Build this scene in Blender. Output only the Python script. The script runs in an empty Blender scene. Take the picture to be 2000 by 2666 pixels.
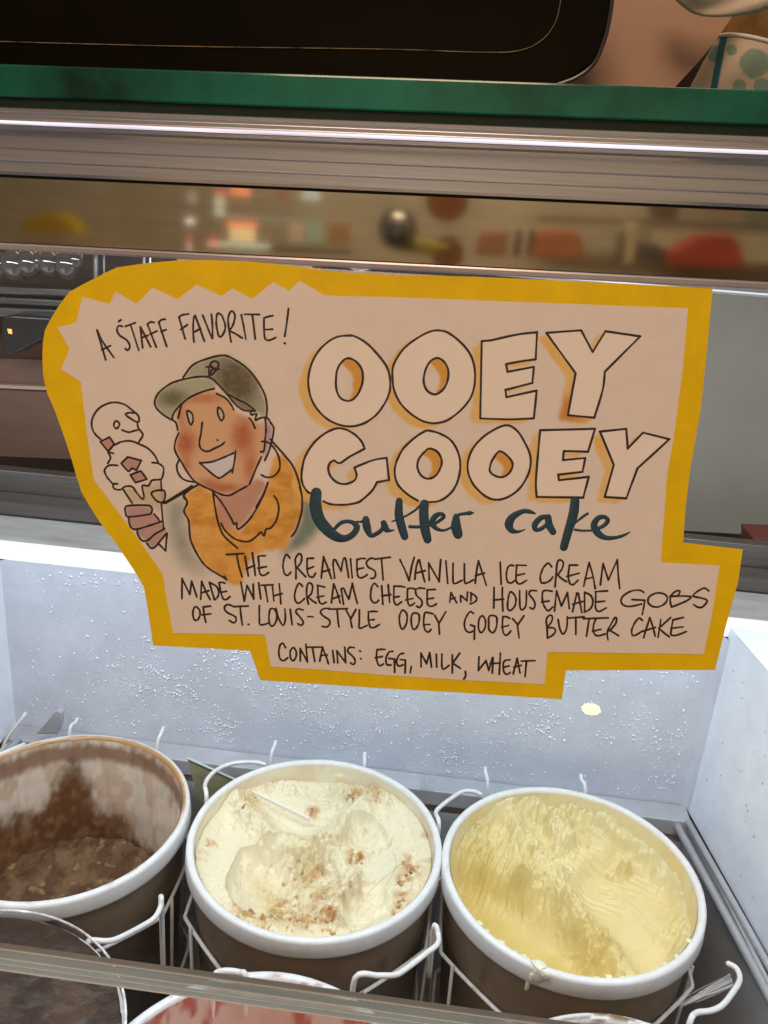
import bpy, bmesh, math, random
import numpy as np
from mathutils import Vector, Matrix
random.seed(7); rng = np.random.default_rng(11)
scene = bpy.context.scene
col = scene.collection

# ------------------------------------------------------------------ camera
F = 2207.7; CX, CY = 1000.0, 1333.0
PITCH, YAW, ROLL = [math.radians(a) for a in (20.53, 4.134, 4.266)]
CAM = np.array([0.0, 0.0, 0.577])
def cam_rot():
    cy, sy = math.cos(YAW), math.sin(YAW)
    Rz = np.array([[cy, sy, 0], [-sy, cy, 0], [0, 0, 1]])
    B = np.array([[1, 0, 0], [0, 0, -1], [0, 1, 0]], float)
    cp, sp = math.cos(PITCH), math.sin(PITCH)
    Rx = np.array([[1, 0, 0], [0, cp, -sp], [0, sp, cp]])
    cr, sr = math.cos(ROLL), math.sin(ROLL)
    Rr = np.array([[cr, -sr, 0], [sr, cr, 0], [0, 0, 1]])
    return Rr @ Rx @ B @ Rz
RC = cam_rot()
cd = bpy.data.cameras.new("camera"); co = bpy.data.objects.new("camera", cd); col.objects.link(co)
M = Matrix.Identity(4)
for i in range(3):
    M[i][0] = RC[0][i]; M[i][1] = -RC[1][i]; M[i][2] = -RC[2][i]; M[i][3] = CAM[i]
co.matrix_world = M
cd.sensor_fit = 'VERTICAL'; cd.sensor_height = 36.0; cd.lens = 36.0 * F / 2666.0
cd.clip_start = 0.01; cd.clip_end = 60
scene.camera = co

# ------------------------------------------------------------------ world, lamps, exposure
w = bpy.data.worlds.new("World"); scene.world = w; w.use_nodes = True
w.node_tree.nodes["Background"].inputs[0].default_value = (1.0, 0.73, 0.55, 1)
w.node_tree.nodes["Background"].inputs[1].default_value = 0.24
scene.view_settings.view_transform = 'Standard'; scene.view_settings.look = 'None'
scene.view_settings.exposure = 0.0; scene.view_settings.gamma = 1.0
def area(name, loc, target, sx, sy, power, color):
    l = bpy.data.lights.new(name, 'AREA'); l.shape = 'RECTANGLE'; l.size = sx; l.size_y = sy
    l.energy = power; l.color = color
    o = bpy.data.objects.new(name, l); col.objects.link(o); o.location = loc
    d = Vector(target) - Vector(loc)
    o.rotation_euler = d.to_track_quat('-Z', 'Z').to_euler()
    return o
area("room_lamp", (-0.15, -0.45, 1.55), (0.0, 0.42, 0.45), 0.5, 0.5, 9.9, (1.0, 0.66, 0.455))
area("led_lamp", (-0.08, 0.520, 0.590), (-0.08, 0.72, 0.0), 1.5, 0.03, 9.2, (0.74, 0.86, 1.0))
area("added_shop_fill", (-0.1, -0.75, 1.25), (-0.1, -1.25, 0.45), 0.8, 0.2, 6.5, (1.0, 0.80, 0.55))  # added fill with no known fixture, brightens the goods mirrored in the strip
area("staff_lamp", (0.0, 1.3, 1.5), (0.0, 1.05, 0.35), 0.8, 0.3, 3.0, (1.0, 0.66, 0.38))

# ------------------------------------------------------------------ helpers
def rays(px, py):
    d = np.stack([(np.asarray(px, float) - CX) / F, (np.asarray(py, float) - CY) / F, np.ones_like(np.asarray(px, float))], -1)
    return d @ RC
def atY(x, y, Y):
    d = rays(x, y); return CAM + d * (Y / d[1])
def atZ(x, y, Z):
    d = rays(x, y); return CAM + d * ((Z - CAM[2]) / d[2])
def mirror(x, y, Yv):                      # the point that the polished strip (plane y = 0.45) shows there
    p = atY(x, y, Yv); return np.array([p[0], 0.9 - p[1], p[2]])
def project(P):
    q = (np.asarray(P) - CAM) @ RC.T
    return q[..., 0] / q[..., 2] * F + CX, q[..., 1] / q[..., 2] * F + CY
def srgb(*c):
    c = np.array(c, float) / 255.0
    return np.where(c <= 0.04045, c / 12.92, ((c + 0.055) / 1.055) ** 2.4)

def link(name, me, mat=None, parent=None, smooth=False, label=None, cat=None, group=None, kind=None):
    o = bpy.data.objects.new(name, me); col.objects.link(o)
    if mat is not None: me.materials.append(mat)
    if parent is not None: o.parent = parent
    if smooth: me.polygons.foreach_set("use_smooth", [True] * len(me.polygons))
    return tag(o, label, cat, group, kind)
def tag(o, label=None, cat=None, group=None, kind=None):
    if label: o["label"] = label
    if cat: o["category"] = cat
    if group: o["group"] = group
    if kind: o["kind"] = kind
    return o
def thing(name, label, cat, loc=(0, 0, 0), group=None):
    o = bpy.data.objects.new(name, None); o.empty_display_size = 0.02; col.objects.link(o)
    o.location = loc
    o.matrix_world = Matrix.Translation(Vector(loc))
    return tag(o, label, cat, group)
def child(parent, name, V, Fc, mat, smooth=False, **k):   # world-space vertices under a moved Empty
    off = np.array(parent.location) if parent is not None else np.zeros(3)
    p = parent
    while p is not None and p.parent is not None:
        p = p.parent; off = off + np.array(p.location)
    me = mesh(V if parent is None else np.asarray(V, float) - off, Fc)
    return link(name, me, mat, parent, smooth, **k)
def mesh(V, Fc):
    me = bpy.data.meshes.new("m"); me.from_pydata([tuple(v) for v in np.asarray(V, float)], [], [tuple(int(i) for i in f) for f in Fc])
    me.update(); return me
def bigmesh(V, quads):
    V = np.asarray(V, np.float32); Q = np.asarray(quads, np.int32)
    me = bpy.data.meshes.new("m"); me.vertices.add(len(V)); me.vertices.foreach_set("co", V.ravel())
    me.loops.add(Q.size); me.loops.foreach_set("vertex_index", Q.ravel())
    me.polygons.add(len(Q)); me.polygons.foreach_set("loop_start", np.arange(0, Q.size, 4, dtype=np.int32))
    me.polygons.foreach_set("loop_total", np.full(len(Q), 4, np.int32))
    me.update(calc_edges=True); me.validate(); return me
def setcol(me, rgb, name="Col"):
    a = me.color_attributes.new(name, 'FLOAT_COLOR', 'POINT')
    c = np.ones((len(rgb), 4), np.float32); c[:, :3] = np.clip(rgb, 0, 1); a.data.foreach_set("color", c.ravel())
def merge(parts):
    V = []; Fc = []; n = 0
    for v, f in parts:
        v = np.asarray(v, float); V.append(v); Fc += [tuple(int(i) + n for i in q) for q in f]; n += len(v)
    return np.concatenate(V), Fc
def box(x0, x1, y0, y1, z0, z1):
    V = [(x, y, z) for x in (x0, x1) for y in (y0, y1) for z in (z0, z1)]
    return V, [(0, 1, 3, 2), (4, 6, 7, 5), (0, 4, 5, 1), (2, 3, 7, 6), (0, 2, 6, 4), (1, 5, 7, 3)]
def bevelled(V, Fc, w=0.002, seg=2):
    bm = bmesh.new(); vs = [bm.verts.new(tuple(v)) for v in V]
    for f in Fc: bm.faces.new([vs[i] for i in f])
    bmesh.ops.recalc_face_normals(bm, faces=bm.faces)
    bmesh.ops.bevel(bm, geom=list(bm.edges), offset=w, segments=seg, profile=0.5, affect='EDGES')
    bm.verts.ensure_lookup_table(); bm.verts.index_update()
    out = ([tuple(v.co) for v in bm.verts], [tuple(v.index for v in f.verts) for f in bm.faces]); bm.free(); return out
def prism(pts, off):
    """closed polygon (world points) pushed along off"""
    n = len(pts); P = np.asarray(pts, float); V = np.concatenate([P, P + np.asarray(off, float)])
    return V, [tuple(range(n)), tuple(range(2 * n - 1, n - 1, -1))] + [(i, (i + 1) % n, n + (i + 1) % n, n + i) for i in range(n)]
def slab(pts, Y, depth):                 # outline read at distance Y, real thickness away from the viewer
    return prism([atY(x, y, Y) for x, y in pts], (0, depth, 0))
def catmull(P, n=6, closed=False):
    P = np.asarray(P, float); out = []
    m = len(P)
    if m < 3 and not closed: return P
    idx = range(m if closed else m - 1)
    for i in idx:
        if closed: a, b, c, d = P[(i - 1) % m], P[i], P[(i + 1) % m], P[(i + 2) % m]
        else: a, b, c, d = P[max(i - 1, 0)], P[i], P[i + 1], P[min(i + 2, m - 1)]
        for k in range(n):
            t = k / n
            out.append(0.5 * ((2 * b) + (-a + c) * t + (2 * a - 5 * b + 4 * c - d) * t * t + (-a + 3 * b - 3 * c + d) * t ** 3))
    if not closed: out.append(P[-1])
    return np.array(out)
def tube(P, r, n=10, caps=True, bead=None):
    P = np.asarray(P, float); m = len(P)
    r = np.full(m, r) if np.isscalar(r) else np.asarray(r, float)
    T = np.gradient(P, axis=0); T /= np.linalg.norm(T, axis=1)[:, None] + 1e-12
    a = np.array([0, 0, 1.0]) if abs(T[0][2]) < 0.9 else np.array([1.0, 0, 0])
    N = np.cross(T[0], a); N /= np.linalg.norm(N); rings = []
    if caps:
        P = np.concatenate([[P[0] - T[0] * r[0] * .7], P, [P[-1] + T[-1] * r[-1] * .7]]); T = np.concatenate([T[:1], T, T[-1:]])
        r = np.concatenate([[r[0] * .35], r, [r[-1] * .35]]); m += 2
    for i in range(m):
        N = N - T[i] * (N @ T[i]); N /= np.linalg.norm(N) + 1e-12; Bn = np.cross(T[i], N)
        an = np.arange(n) * 2 * np.pi / n
        rings.append(P[i] + r[i] * (np.cos(an)[:, None] * N + np.sin(an)[:, None] * Bn))
    V = np.concatenate(rings); Fc = []
    for i in range(m - 1):
        for j in range(n):
            Fc.append((i * n + j, i * n + (j + 1) % n, (i + 1) * n + (j + 1) % n, (i + 1) * n + j))
    Fc.append(tuple(range(n - 1, -1, -1))); Fc.append(tuple((m - 1) * n + j for j in range(n)))
    return V, Fc
def lathe(profile, c, n=96):
    m = len(profile); V = []; Fc = []
    for r, z in profile:
        for j in range(n):
            a = 2 * math.pi * j / n; V.append((c[0] + r * math.cos(a), c[1] + r * math.sin(a), c[2] + z))
    for i in range(m - 1):
        for j in range(n):
            Fc.append((i * n + j, i * n + (j + 1) % n, (i + 1) * n + (j + 1) % n, (i + 1) * n + j))
    return V, Fc
def extrude_x(prof, x0, x1):             # closed (y, z) profile along the counter
    n = len(prof); V = [(x0, y, z) for y, z in prof] + [(x1, y, z) for y, z in prof]
    return V, [tuple(range(n)), tuple(range(2 * n - 1, n - 1, -1))] + [(i, n + i, n + (i + 1) % n, (i + 1) % n) for i in range(n)]

# value noise in numpy
def vnoise(x, y, seed=0):
    xi = np.floor(x).astype(np.int64); yi = np.floor(y).astype(np.int64); fx = x - xi; fy = y - yi
    fx = fx * fx * (3 - 2 * fx); fy = fy * fy * (3 - 2 * fy)
    def h(a, b):
        v = (a * 374761393 + b * 668265263 + seed * 1442695) & 0xffffffff
        v = ((v ^ (v >> 13)) * 1274126177) & 0xffffffff
        return ((v ^ (v >> 16)) & 0xffff) / 65535.0
    return (h(xi, yi) * (1 - fx) + h(xi + 1, yi) * fx) * (1 - fy) + (h(xi, yi + 1) * (1 - fx) + h(xi + 1, yi + 1) * fx) * fy
def fbm(x, y, o=4, seed=0):
    s = 0; a = 1; t = 0
    for i in range(o):
        s = s + a * vnoise(x * 2 ** i + 17.3 * i, y * 2 ** i + 5.1 * i, seed + i); t += a; a *= .5
    return s / t
def inside(px, py, poly):
    poly = np.asarray(poly, float); r = np.zeros(px.shape, bool); n = len(poly)
    for i in range(n):
        x0, y0 = poly[i]; x1, y1 = poly[(i + 1) % n]
        if y0 == y1: continue
        r ^= ((y0 > py) != (y1 > py)) & (px < (x1 - x0) * (py - y0) / (y1 - y0) + x0)
    return r

# ------------------------------------------------------------------ materials
def mat(name, base=(0.5, 0.5, 0.5), rough=0.5, metal=0.0, emit=None, estr=0, vcol=False, noise=None, bump=None, spec=0.5, sss=0, trans=0, alpha=1, ior=1.45, stretch=None):
    m = bpy.data.materials.new(name); m.use_nodes = True; nt = m.node_tree; b = nt.nodes["Principled BSDF"]
    b.inputs["Base Color"].default_value = (*base, 1); b.inputs["Roughness"].default_value = rough; b.inputs["Metallic"].default_value = metal
    b.inputs["Specular IOR Level"].default_value = spec; b.inputs["IOR"].default_value = ior
    if trans: b.inputs["Transmission Weight"].default_value = trans
    if alpha < 1: b.inputs["Alpha"].default_value = alpha
    if sss:
        b.inputs["Subsurface Weight"].default_value = sss; b.inputs["Subsurface Radius"].default_value = (1, .7, .4); b.inputs["Subsurface Scale"].default_value = 0.002
    if emit: b.inputs["Emission Color"].default_value = (*emit, 1); b.inputs["Emission Strength"].default_value = estr
    tc = nt.nodes.new("ShaderNodeTexCoord"); src = tc.outputs["Object"]
    if stretch:
        mp = nt.nodes.new("ShaderNodeMapping"); mp.inputs["Scale"].default_value = stretch; nt.links.new(src, mp.inputs[0]); src = mp.outputs[0]
    colout = None
    if vcol:
        a = nt.nodes.new("ShaderNodeVertexColor"); a.layer_name = "Col"; colout = a.outputs[0]; nt.links.new(colout, b.inputs["Base Color"])
    if noise:            # (scale, amount[, roughness variation])
        nz = nt.nodes.new("ShaderNodeTexNoise"); nz.inputs["Scale"].default_value = noise[0]; nz.inputs["Detail"].default_value = 6; nz.inputs["Roughness"].default_value = .65
        nt.links.new(src, nz.inputs[0])
        mr = nt.nodes.new("ShaderNodeMapRange"); mr.inputs[1].default_value = .3; mr.inputs[2].default_value = .7
        mr.inputs[3].default_value = 1 - noise[1]; mr.inputs[4].default_value = 1 + noise[1] * .6; nt.links.new(nz.outputs[0], mr.inputs[0])
        mx = nt.nodes.new("ShaderNodeMix"); mx.data_type = 'RGBA'; mx.blend_type = 'MULTIPLY'; mx.inputs[0].default_value = 1
        if colout: nt.links.new(colout, mx.inputs[6])
        else: mx.inputs[6].default_value = (*base, 1)
        cb = nt.nodes.new("ShaderNodeCombineColor"); [nt.links.new(mr.outputs[0], cb.inputs[k]) for k in range(3)]
        nt.links.new(cb.outputs[0], mx.inputs[7]); nt.links.new(mx.outputs[2], b.inputs["Base Color"])
        if len(noise) > 2:
            m2 = nt.nodes.new("ShaderNodeMapRange"); m2.inputs[3].default_value = max(0, rough - noise[2]); m2.inputs[4].default_value = min(1, rough + noise[2])
            nt.links.new(nz.outputs[0], m2.inputs[0]); nt.links.new(m2.outputs[0], b.inputs["Roughness"])
    if bump:             # (scale, strength, distance)
        nz = nt.nodes.new("ShaderNodeTexNoise"); nz.inputs["Scale"].default_value = bump[0]; nz.inputs["Detail"].default_value = 5; nt.links.new(src, nz.inputs[0])
        bp = nt.nodes.new("ShaderNodeBump"); bp.inputs["Strength"].default_value = bump[1]; bp.inputs["Distance"].default_value = bump[2]
        nt.links.new(nz.outputs[0], bp.inputs["Height"]); nt.links.new(bp.outputs[0], b.inputs["Normal"])
    return m
def glass_mat(name, tint=(0.97, 0.99, 0.98), rough=0.0, haze=0.0, ior=1.45, hcol=(.6, .58, .62)):
    m = bpy.data.materials.new(name); m.use_nodes = True; nt = m.node_tree; nt.nodes.clear()
    o = nt.nodes.new("ShaderNodeOutputMaterial"); t = nt.nodes.new("ShaderNodeBsdfTransparent"); g = nt.nodes.new("ShaderNodeBsdfGlossy")
    f = nt.nodes.new("ShaderNodeFresnel"); f.inputs[0].default_value = ior; x = nt.nodes.new("ShaderNodeMixShader")
    t.inputs[0].default_value = (*tint, 1); g.inputs["Roughness"].default_value = rough
    nt.links.new(f.outputs[0], x.inputs[0]); nt.links.new(t.outputs[0], x.inputs[1]); nt.links.new(g.outputs[0], x.inputs[2])
    last = x
    if haze:
        d = nt.nodes.new("ShaderNodeBsdfDiffuse"); d.inputs[0].default_value = (*hcol, 1); y = nt.nodes.new("ShaderNodeMixShader"); tl = nt.nodes.new("ShaderNodeBsdfTranslucent"); tl.inputs[0].default_value = (*hcol, 1); z = nt.nodes.new("ShaderNodeMixShader"); z.inputs[0].default_value = .3
        nt.links.new(d.outputs[0], z.inputs[1]); nt.links.new(tl.outputs[0], z.inputs[2])
        tc = nt.nodes.new("ShaderNodeTexCoord"); nz = nt.nodes.new("ShaderNodeTexNoise"); nz.inputs["Scale"].default_value = 60; nz.inputs["Detail"].default_value = 4
        mp = nt.nodes.new("ShaderNodeMapping"); mp.inputs["Scale"].default_value = (.25, 1, 1); nt.links.new(tc.outputs["Object"], mp.inputs[0]); nt.links.new(mp.outputs[0], nz.inputs[0])
        mr = nt.nodes.new("ShaderNodeMapRange"); mr.inputs[1].default_value = .35; mr.inputs[2].default_value = .7; mr.inputs[3].default_value = haze * .9; mr.inputs[4].default_value = haze * 1.12
        nt.links.new(nz.outputs[0], mr.inputs[0]); nt.links.new(mr.outputs[0], y.inputs[0])
        nt.links.new(x.outputs[0], y.inputs[1]); nt.links.new(z.outputs[0], y.inputs[2]); last = y
    nt.links.new(last.outputs[0], o.inputs[0]); return m
WHITE = mat("white_plastic", (.85, .90, .97), .45, noise=(35, .08), bump=(160, .25, .0006))
FROSTW = mat("frosted_liner", (.61, .64, .71), .6, noise=(18, .12), bump=(300, .35, .0010))
CRYST = mat("frost_crystal", (.91, .92, .96), .3, spec=.8)
GREY = mat("grey_panel", (.47, .48, .48), .4, metal=0, noise=(9, .25, .1))
RAIL = mat("rail_metal", (.50, .51, .53), .4, metal=.3, noise=(20, .15, .1))
STEEL = mat("brushed_steel", (.68, .72, .80), .34, metal=1, noise=(12, .13, .06), stretch=(.3, 30, 45), bump=(24, .05, .0005))
STEELD = mat("dark_brushed_steel", (.21, .19, .172), .35, metal=.9, noise=(14, .35, .1), stretch=(.5, 30, 50))
MIRROR = mat("polished_strip", (.74, .73, .67), .055, metal=1, noise=(8, .12), stretch=(1, 6, 20))
ALU = mat("aluminium", (.62, .58, .58), .28, metal=1, noise=(12, .2, .08), stretch=(.5, 50, 70))
GREENG = mat("green_glass_edge", (.014, .27, .18), .12, noise=(3, .95), stretch=(1.2, 1, 1), spec=.7)  # uneven green paints in the bright and dark reflections along the edge
PANE = glass_mat("clear_glass", (.985, .99, .985))
SHELFG = glass_mat("shelf_glass", (.75, .93, .86))
ACRYL = glass_mat("clear_acrylic", (.97, .97, .985), .10, haze=.50, ior=1.3, hcol=(.72, .92, 1.0))
ACRYL2 = glass_mat("acrylic_edge", (.90, .90, .93), .1, haze=.8, ior=1.4, hcol=(.95, 1.0, 1.0))
KRAFT = mat("kraft_board", (.35, .25, .165), .7, noise=(22, .18), bump=(90, .2, .0005))
RIMW = mat("waxed_rim", (.80, .79, .76), .35, noise=(50, .06), bump=(60, .15, .0006))
TUBIN = mat("tub_inside", (.70, .67, .60), .45, vcol=True)
CREAM = mat("cream_ice", (.85, .78, .58), .42, vcol=True, sss=.07, spec=.5, bump=(850, .6, .0007))
MATTE = mat("matte_residue", (.2, .1, .05), .62, vcol=True, spec=.3, bump=(260, .5, .0008))
WIRE = mat("coated_wire", (.74, .73, .70), .35, noise=(60, .12), bump=(150, .2, .0003))
INK = mat("marker_ink", (.028, .012, .009), .55, noise=(200, .4))
TEAL = mat("teal_ink", (.006, .062, .105), .6, noise=(120, .45))
CREDGE = mat("paper_edge", (.75, .70, .62), .7)
PAPER = mat("paper", (.8, .8, .8), .75, vcol=True, spec=.2, bump=(1500, .12, .0002))
YELLOW = mat("yellow_card", (.86, .62, .002), .65, noise=(55, .10), spec=.25, bump=(900, .1, .0002))
BLACK = mat("black_gloss", (.005, .0035, .001), .16, noise=(30, .3), spec=.18)
BLACKM = mat("black_matte", (.010, .009, .008), .5)

# ------------------------------------------------------------------ setting: floor and dark room behind
V, f = box(-3, 3, -3, 3, -0.90, -0.88)
link("floor", mesh(V, f), mat("floor_tile", (.10, .08, .065), .5, noise=(3, .2)), kind="structure")
V, f = box(-2.5, 2.5, 1.9, 1.95, -0.88, 1.8)
link("back_wall", mesh(V, f), mat("dark_wall", (.022, .016, .011), .8, noise=(2, .4)), kind="structure")

# ------------------------------------------------------------------ freezer cabinet
XL, XR = -0.470, 0.302
cab = thing("freezer_cabinet", "white lined ice cream freezer well with frosted back wall and steel top ledge", "freezer", (0, .8, -.26))
def wall_grid(a, b, nz, nx):      # vertical sheet between points a and b, slightly uneven
    V = []; 
    for i in range(nz):
        for j in range(nx):
            t = j / (nx - 1); z = -0.036 + (0.178 + 0.036) * i / (nz - 1)
            V.append((a[0] + (b[0] - a[0]) * t, a[1] + (b[1] - a[1]) * t, z))
    return V, [(i * nx + j, i * nx + j + 1, (i + 1) * nx + j + 1, (i + 1) * nx + j) for i in range(nz - 1) for j in range(nx - 1)]
# rounded inside corners: one plan line for the liner
plan = [(-0.505, 0.15), (-0.470, .791), (-0.4685, .797), (-0.4655, .800), (-0.46, .801), (-.2, .801), (.1, .801), (0.294, .801), (0.299, .8), (0.3015, .797), (0.303, .791), (.345, .50), (.375, .15)]
def liner(seg, name, m):
    V = []; n = len(seg); zs = [-0.036, 0.0, .05, .1, .15, .172, .178 if name != "side_wall" else .1895]
    for z in zs:
        for x, y in seg: V.append((x, y, z))
    Fq = [(i * n + j, i * n + j + 1, (i + 1) * n + j + 1, (i + 1) * n + j) for i in range(len(zs) - 1) for j in range(n - 1)]
    child(cab, name, V, Fq, m, smooth=True)
liner(plan[0:3], "side_wall", WHITE); liner(plan[10:], "side_wall", WHITE)
liner(plan[2:11], "frosted_back_wall", FROSTW)
# lip round the well: white, rounded
def lip_ring():
    prof = [(0, .178), (.002, .1815), (.006, .1855), (.012, .1885), (.022, .190)]   # outward offset, height
    V = []; c = np.array([(-.60, .801), (-.4, .801), (0, .801), (.2, .801), (.42, .801)]); n = len(c)
    T = np.gradient(c, axis=0); T /= np.linalg.norm(T, axis=1)[:, None]; N = np.stack([-T[:, 1], T[:, 0]], 1)
    for o, z in prof:
        for p, q in zip(c, N): V.append((p[0] + q[0] * o, p[1] + q[1] * o, z))
    return V, [(i * n + j, i * n + j + 1, (i + 1) * n + j + 1, (i + 1) * n + j) for i in range(len(prof) - 1) for j in range(n - 1)]
V, f = lip_ring(); child(cab, "white_lip", V, f, mat("lip_plastic", (.92, .92, .93), .3), smooth=True)
# steel ledges behind and beside the lip
child(cab, "corner_fill", *prism([(.3035, .800, .17), (.3455, .50, .17), (.3765, .15, .17), (.3765, .800, .17)], (0, 0, .0190)), WHITE)
child(cab, "steel_ledge", *box(-1.2, 1.2, .8235, .895, .170, .1885), mat("satin_ledge", (.46, .45, .43), .35, metal=.15, noise=(9, .3, .12), stretch=(1, 6, 1)))
child(cab, "side_ledge", *box(.3775, 1.2, -.05, .800, .165, .1880), mat("side_ledge_plastic", (.70, .73, .80), .4, noise=(12, .1)))
child(cab, "side_ledge", *box(-1.2, -.5065, -.05, .800, .165, .1880), mat("side_ledge_plastic2", (.70, .73, .80), .4, noise=(12, .1)))
# rail under the liner and grey inner box
V, f = slab([(92, 1912), (120, 1880), (138, 1856), (150, 1850), (160, 1858), (160, 1885), (150, 1912)], .764, .008); child(cab, "rail_clip", *bevelled(V, f, .0012), RAIL)
child(cab, "back_rail", *bevelled(*box(-.4685, .301, .772, .7995, -.040, -.0335), .0012), RAIL)
child(cab, "back_rail", *bevelled(*box(-.4685, .301, .7705, .774, -.052, -.0325), .0012), RAIL)
sr = [(.303, .772), (.345, .50), (.375, .15)]
V, f = merge([tube([(x - .006, y, -.033) for x, y in sr], .0035, 8), tube([(x - .016, y, -.040) for x, y in sr], .0045, 8)])
child(cab, "side_rail", V, f, RAIL, smooth=True)
V, f = prism([(.298, .772, -.26), (.367, .15, -.26), (.367, .15, -.037), (.298, .772, -.037)], (.004, 0, 0)); child(cab, "inner_panel", V, f, GREY)
child(cab, "inner_panel", *box(-.47, .30, .7755, .780, -.26, -.0405), GREY)
V, f = prism([(-.462, .772, -.26), (-.50, .15, -.26), (-.50, .15, -.037), (-.462, .772, -.037)], (-.004, 0, 0)); child(cab, "inner_panel", V, f, GREY)
V, f = merge([tube([(-.452, .771, -.032), (-.49, .15, -.032)], .004, 8)])
child(cab, "side_rail", V, f, RAIL, smooth=True)
child(cab, "well_floor", *box(-.52, .40, .14, .785, -.275, -.262), mat("well_floor", (.34, .34, .34), .6, noise=(6, .3)))
child(cab, "front_wall", *box(-.52, .40, .13, .15, -.27, .16), WHITE)

# frost droplets on the back wall
ico = bmesh.new(); bmesh.ops.create_icosphere(ico, subdivisions=1, radius=1.0)
IV = np.array([v.co[:] for v in ico.verts]); IF = np.array([[v.index for v in q.verts] for q in ico.faces]); ico.free()
def droplets(count, x0, x1, z0, z1, seed, smin, smax):
    r = np.random.default_rng(seed); Vs = []; Fs = []; k = 0; tries = 0
    while k < count and tries < count * 30:
        tries += 1; x = r.uniform(x0, x1); z = r.uniform(z0, z1)
        d = float(fbm(np.array(x * 22.), np.array(z * 22.), 3, seed)); d2 = float(fbm(np.array(x * 90.), np.array(z * 90.), 2, seed + 5))
        pr = max(.06, (d - .34) * 2.2) * max(.25, (d2 - .3) * 2.0)
        pr *= .35 + .65 * min(1, max(0, (x + .44) / .16)) * 1.0
        if r.uniform() > pr: continue
        s = smin + (smax - smin) * r.uniform() ** 3.2
        if z < .03: s *= .8
        P = IV * np.array([s * r.uniform(.8, 1.3), s * .55, s * r.uniform(.8, 1.3)]) * r.uniform(.85, 1.15, (len(IV), 1)) + np.array([x, .8005, z])
        Vs.append(P); Fs.append(IF + k * len(IV)); k += 1
    return np.concatenate(Vs), np.concatenate(Fs)
V, f = droplets(6600, -.45, .285, -.03, .172, 3, .00030, .0014)
child(cab, "frost", V, f, CRYST, smooth=True, kind="stuff")
# little dark specks on the right wall
sp = []
r_ = np.random.default_rng(5)
for i in range(110):
    t = r_.uniform(0, .45); z = r_.uniform(-.02, .17); x = .303 + (.345 - .303) * t / .275 * 1 ; y = .775 - t
    s = r_.uniform(.0004, .0011); sp.append((IV * np.array([.0003, s * .8, s * 1.5]) + np.array([x - .0001, y, z]), IF))
V, f = merge(sp); child(cab, "dirt_specks", V, f, mat("grime", (.16, .16, .19), .7), kind="stuff")

# ------------------------------------------------------------------ sneeze guard: pane, fascia, shelf
LEAN = math.radians(24)
PN = np.array([0, -math.cos(LEAN), math.sin(LEAN)]); PU = np.array([0, math.sin(LEAN), math.cos(LEAN)]); P0 = np.array([0, .3, .205])
def onpane(x, y, off=0.0):
    d = rays(x, y); p0 = P0 + PN * off
    t = (p0 - CAM) @ PN / (d @ PN)
    return CAM + d * (np.asarray(t)[..., None] if np.ndim(t) else t)
guard = thing("sneeze_guard", "glass sneeze guard with brushed metal fascia above the ice cream", "sneeze guard", (0, .3, .2))
def paneq(u0, u1, s0, s1, n0, n1):
    V = []
    for x in (u0, u1):
        for s in (s0, s1):
            for n in (n0, n1): V.append(np.array([x, 0, 0]) + P0 + PU * s + PN * n)
    return V, [(0, 1, 3, 2), (4, 6, 7, 5), (0, 4, 5, 1), (2, 3, 7, 6), (0, 2, 6, 4), (1, 5, 7, 3)]
child(guard, "glass_pane", *paneq(-.9, .9, .002, .371, -.006, -.0005), PANE)
# lower glass continues below the clear channel
b0 = P0
V, f = paneq(-.9, .9, -.0026, .0058, -.0052, .0012)
child(guard, "acrylic_channel", V, f, ACRYL)
V, f = merge([paneq(-.9, .9, -.0034, -.0027, -.0056, .0018), paneq(-.9, .9, .0059, .0064, -.0056, .0004), paneq(-.9, .9, .0022, .0026, .0013, .0017), paneq(-.9, .9, -.0004, -.0001, .0013, .0017)])
child(guard, "channel_edge", V, f, ACRYL2)
# fascia profile (y, z) facing the customer at y = .45
def upper(name, V, f, m, **k):       # the upper fascia hangs about 1.9 degrees out of level
    V = np.array(V, float); V[:, 2] += .0275 * (V[:, 0] + .046); return child(guard, name, V, f, m, **k)
upper("polished_strip", *extrude_x([(.4500, .5445), (.4500, .5765), (.459, .5765), (.459, .5445)], -1, 1), MIRROR)
upper("strip_edge", *bevelled(*box(-1, 1, .4475, .459, .5405, .5440), .0008), mat("pale_edge", (.55, .54, .60), .3, metal=.3, noise=(20, .2), stretch=(.5, 1, 1)))
prof = [(.4490, .5780), (.4478, .5795), (.4482, .5840), (.4475, .5846), (.4482, .5852), (.4486, .5900), (.4480, .5905), (.4486, .5910), (.4490, .5965), (.4470, .5985), (.4445, .5995), (.4425, .6010), (.4420, .6025),
        (.4436, .6036), (.4452, .6041), (.4452, .6056), (.4462, .6060), (.4462, .6072), (.4452, .6076), (.4452, .6090), (.4466, .6094), (.475, .6094), (.475, .5780)]
upper("metal_fascia", *extrude_x(prof, -1, 1), STEEL)
GLINT = mat("glint_glow", (.9, .9, 1), .3, emit=(.66, .68, .86), estr=.9)  # self-lit material stands in for the LED highlight along the metal bead
nt = GLINT.node_tree; nz = nt.nodes.new("ShaderNodeTexNoise"); nz.inputs["Scale"].default_value = 26; nz.inputs["Detail"].default_value = 7; tcx = nt.nodes.new("ShaderNodeTexCoord"); mpx = nt.nodes.new("ShaderNodeMapping"); mpx.inputs["Scale"].default_value = (.35, 1, 14)
nt.links.new(tcx.outputs["Object"], mpx.inputs[0]); nt.links.new(mpx.outputs[0], nz.inputs[0]); mrx = nt.nodes.new("ShaderNodeMapRange"); mrx.inputs[1].default_value = .35; mrx.inputs[2].default_value = .65; mrx.inputs[3].default_value = .45; mrx.inputs[4].default_value = 1.15
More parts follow.
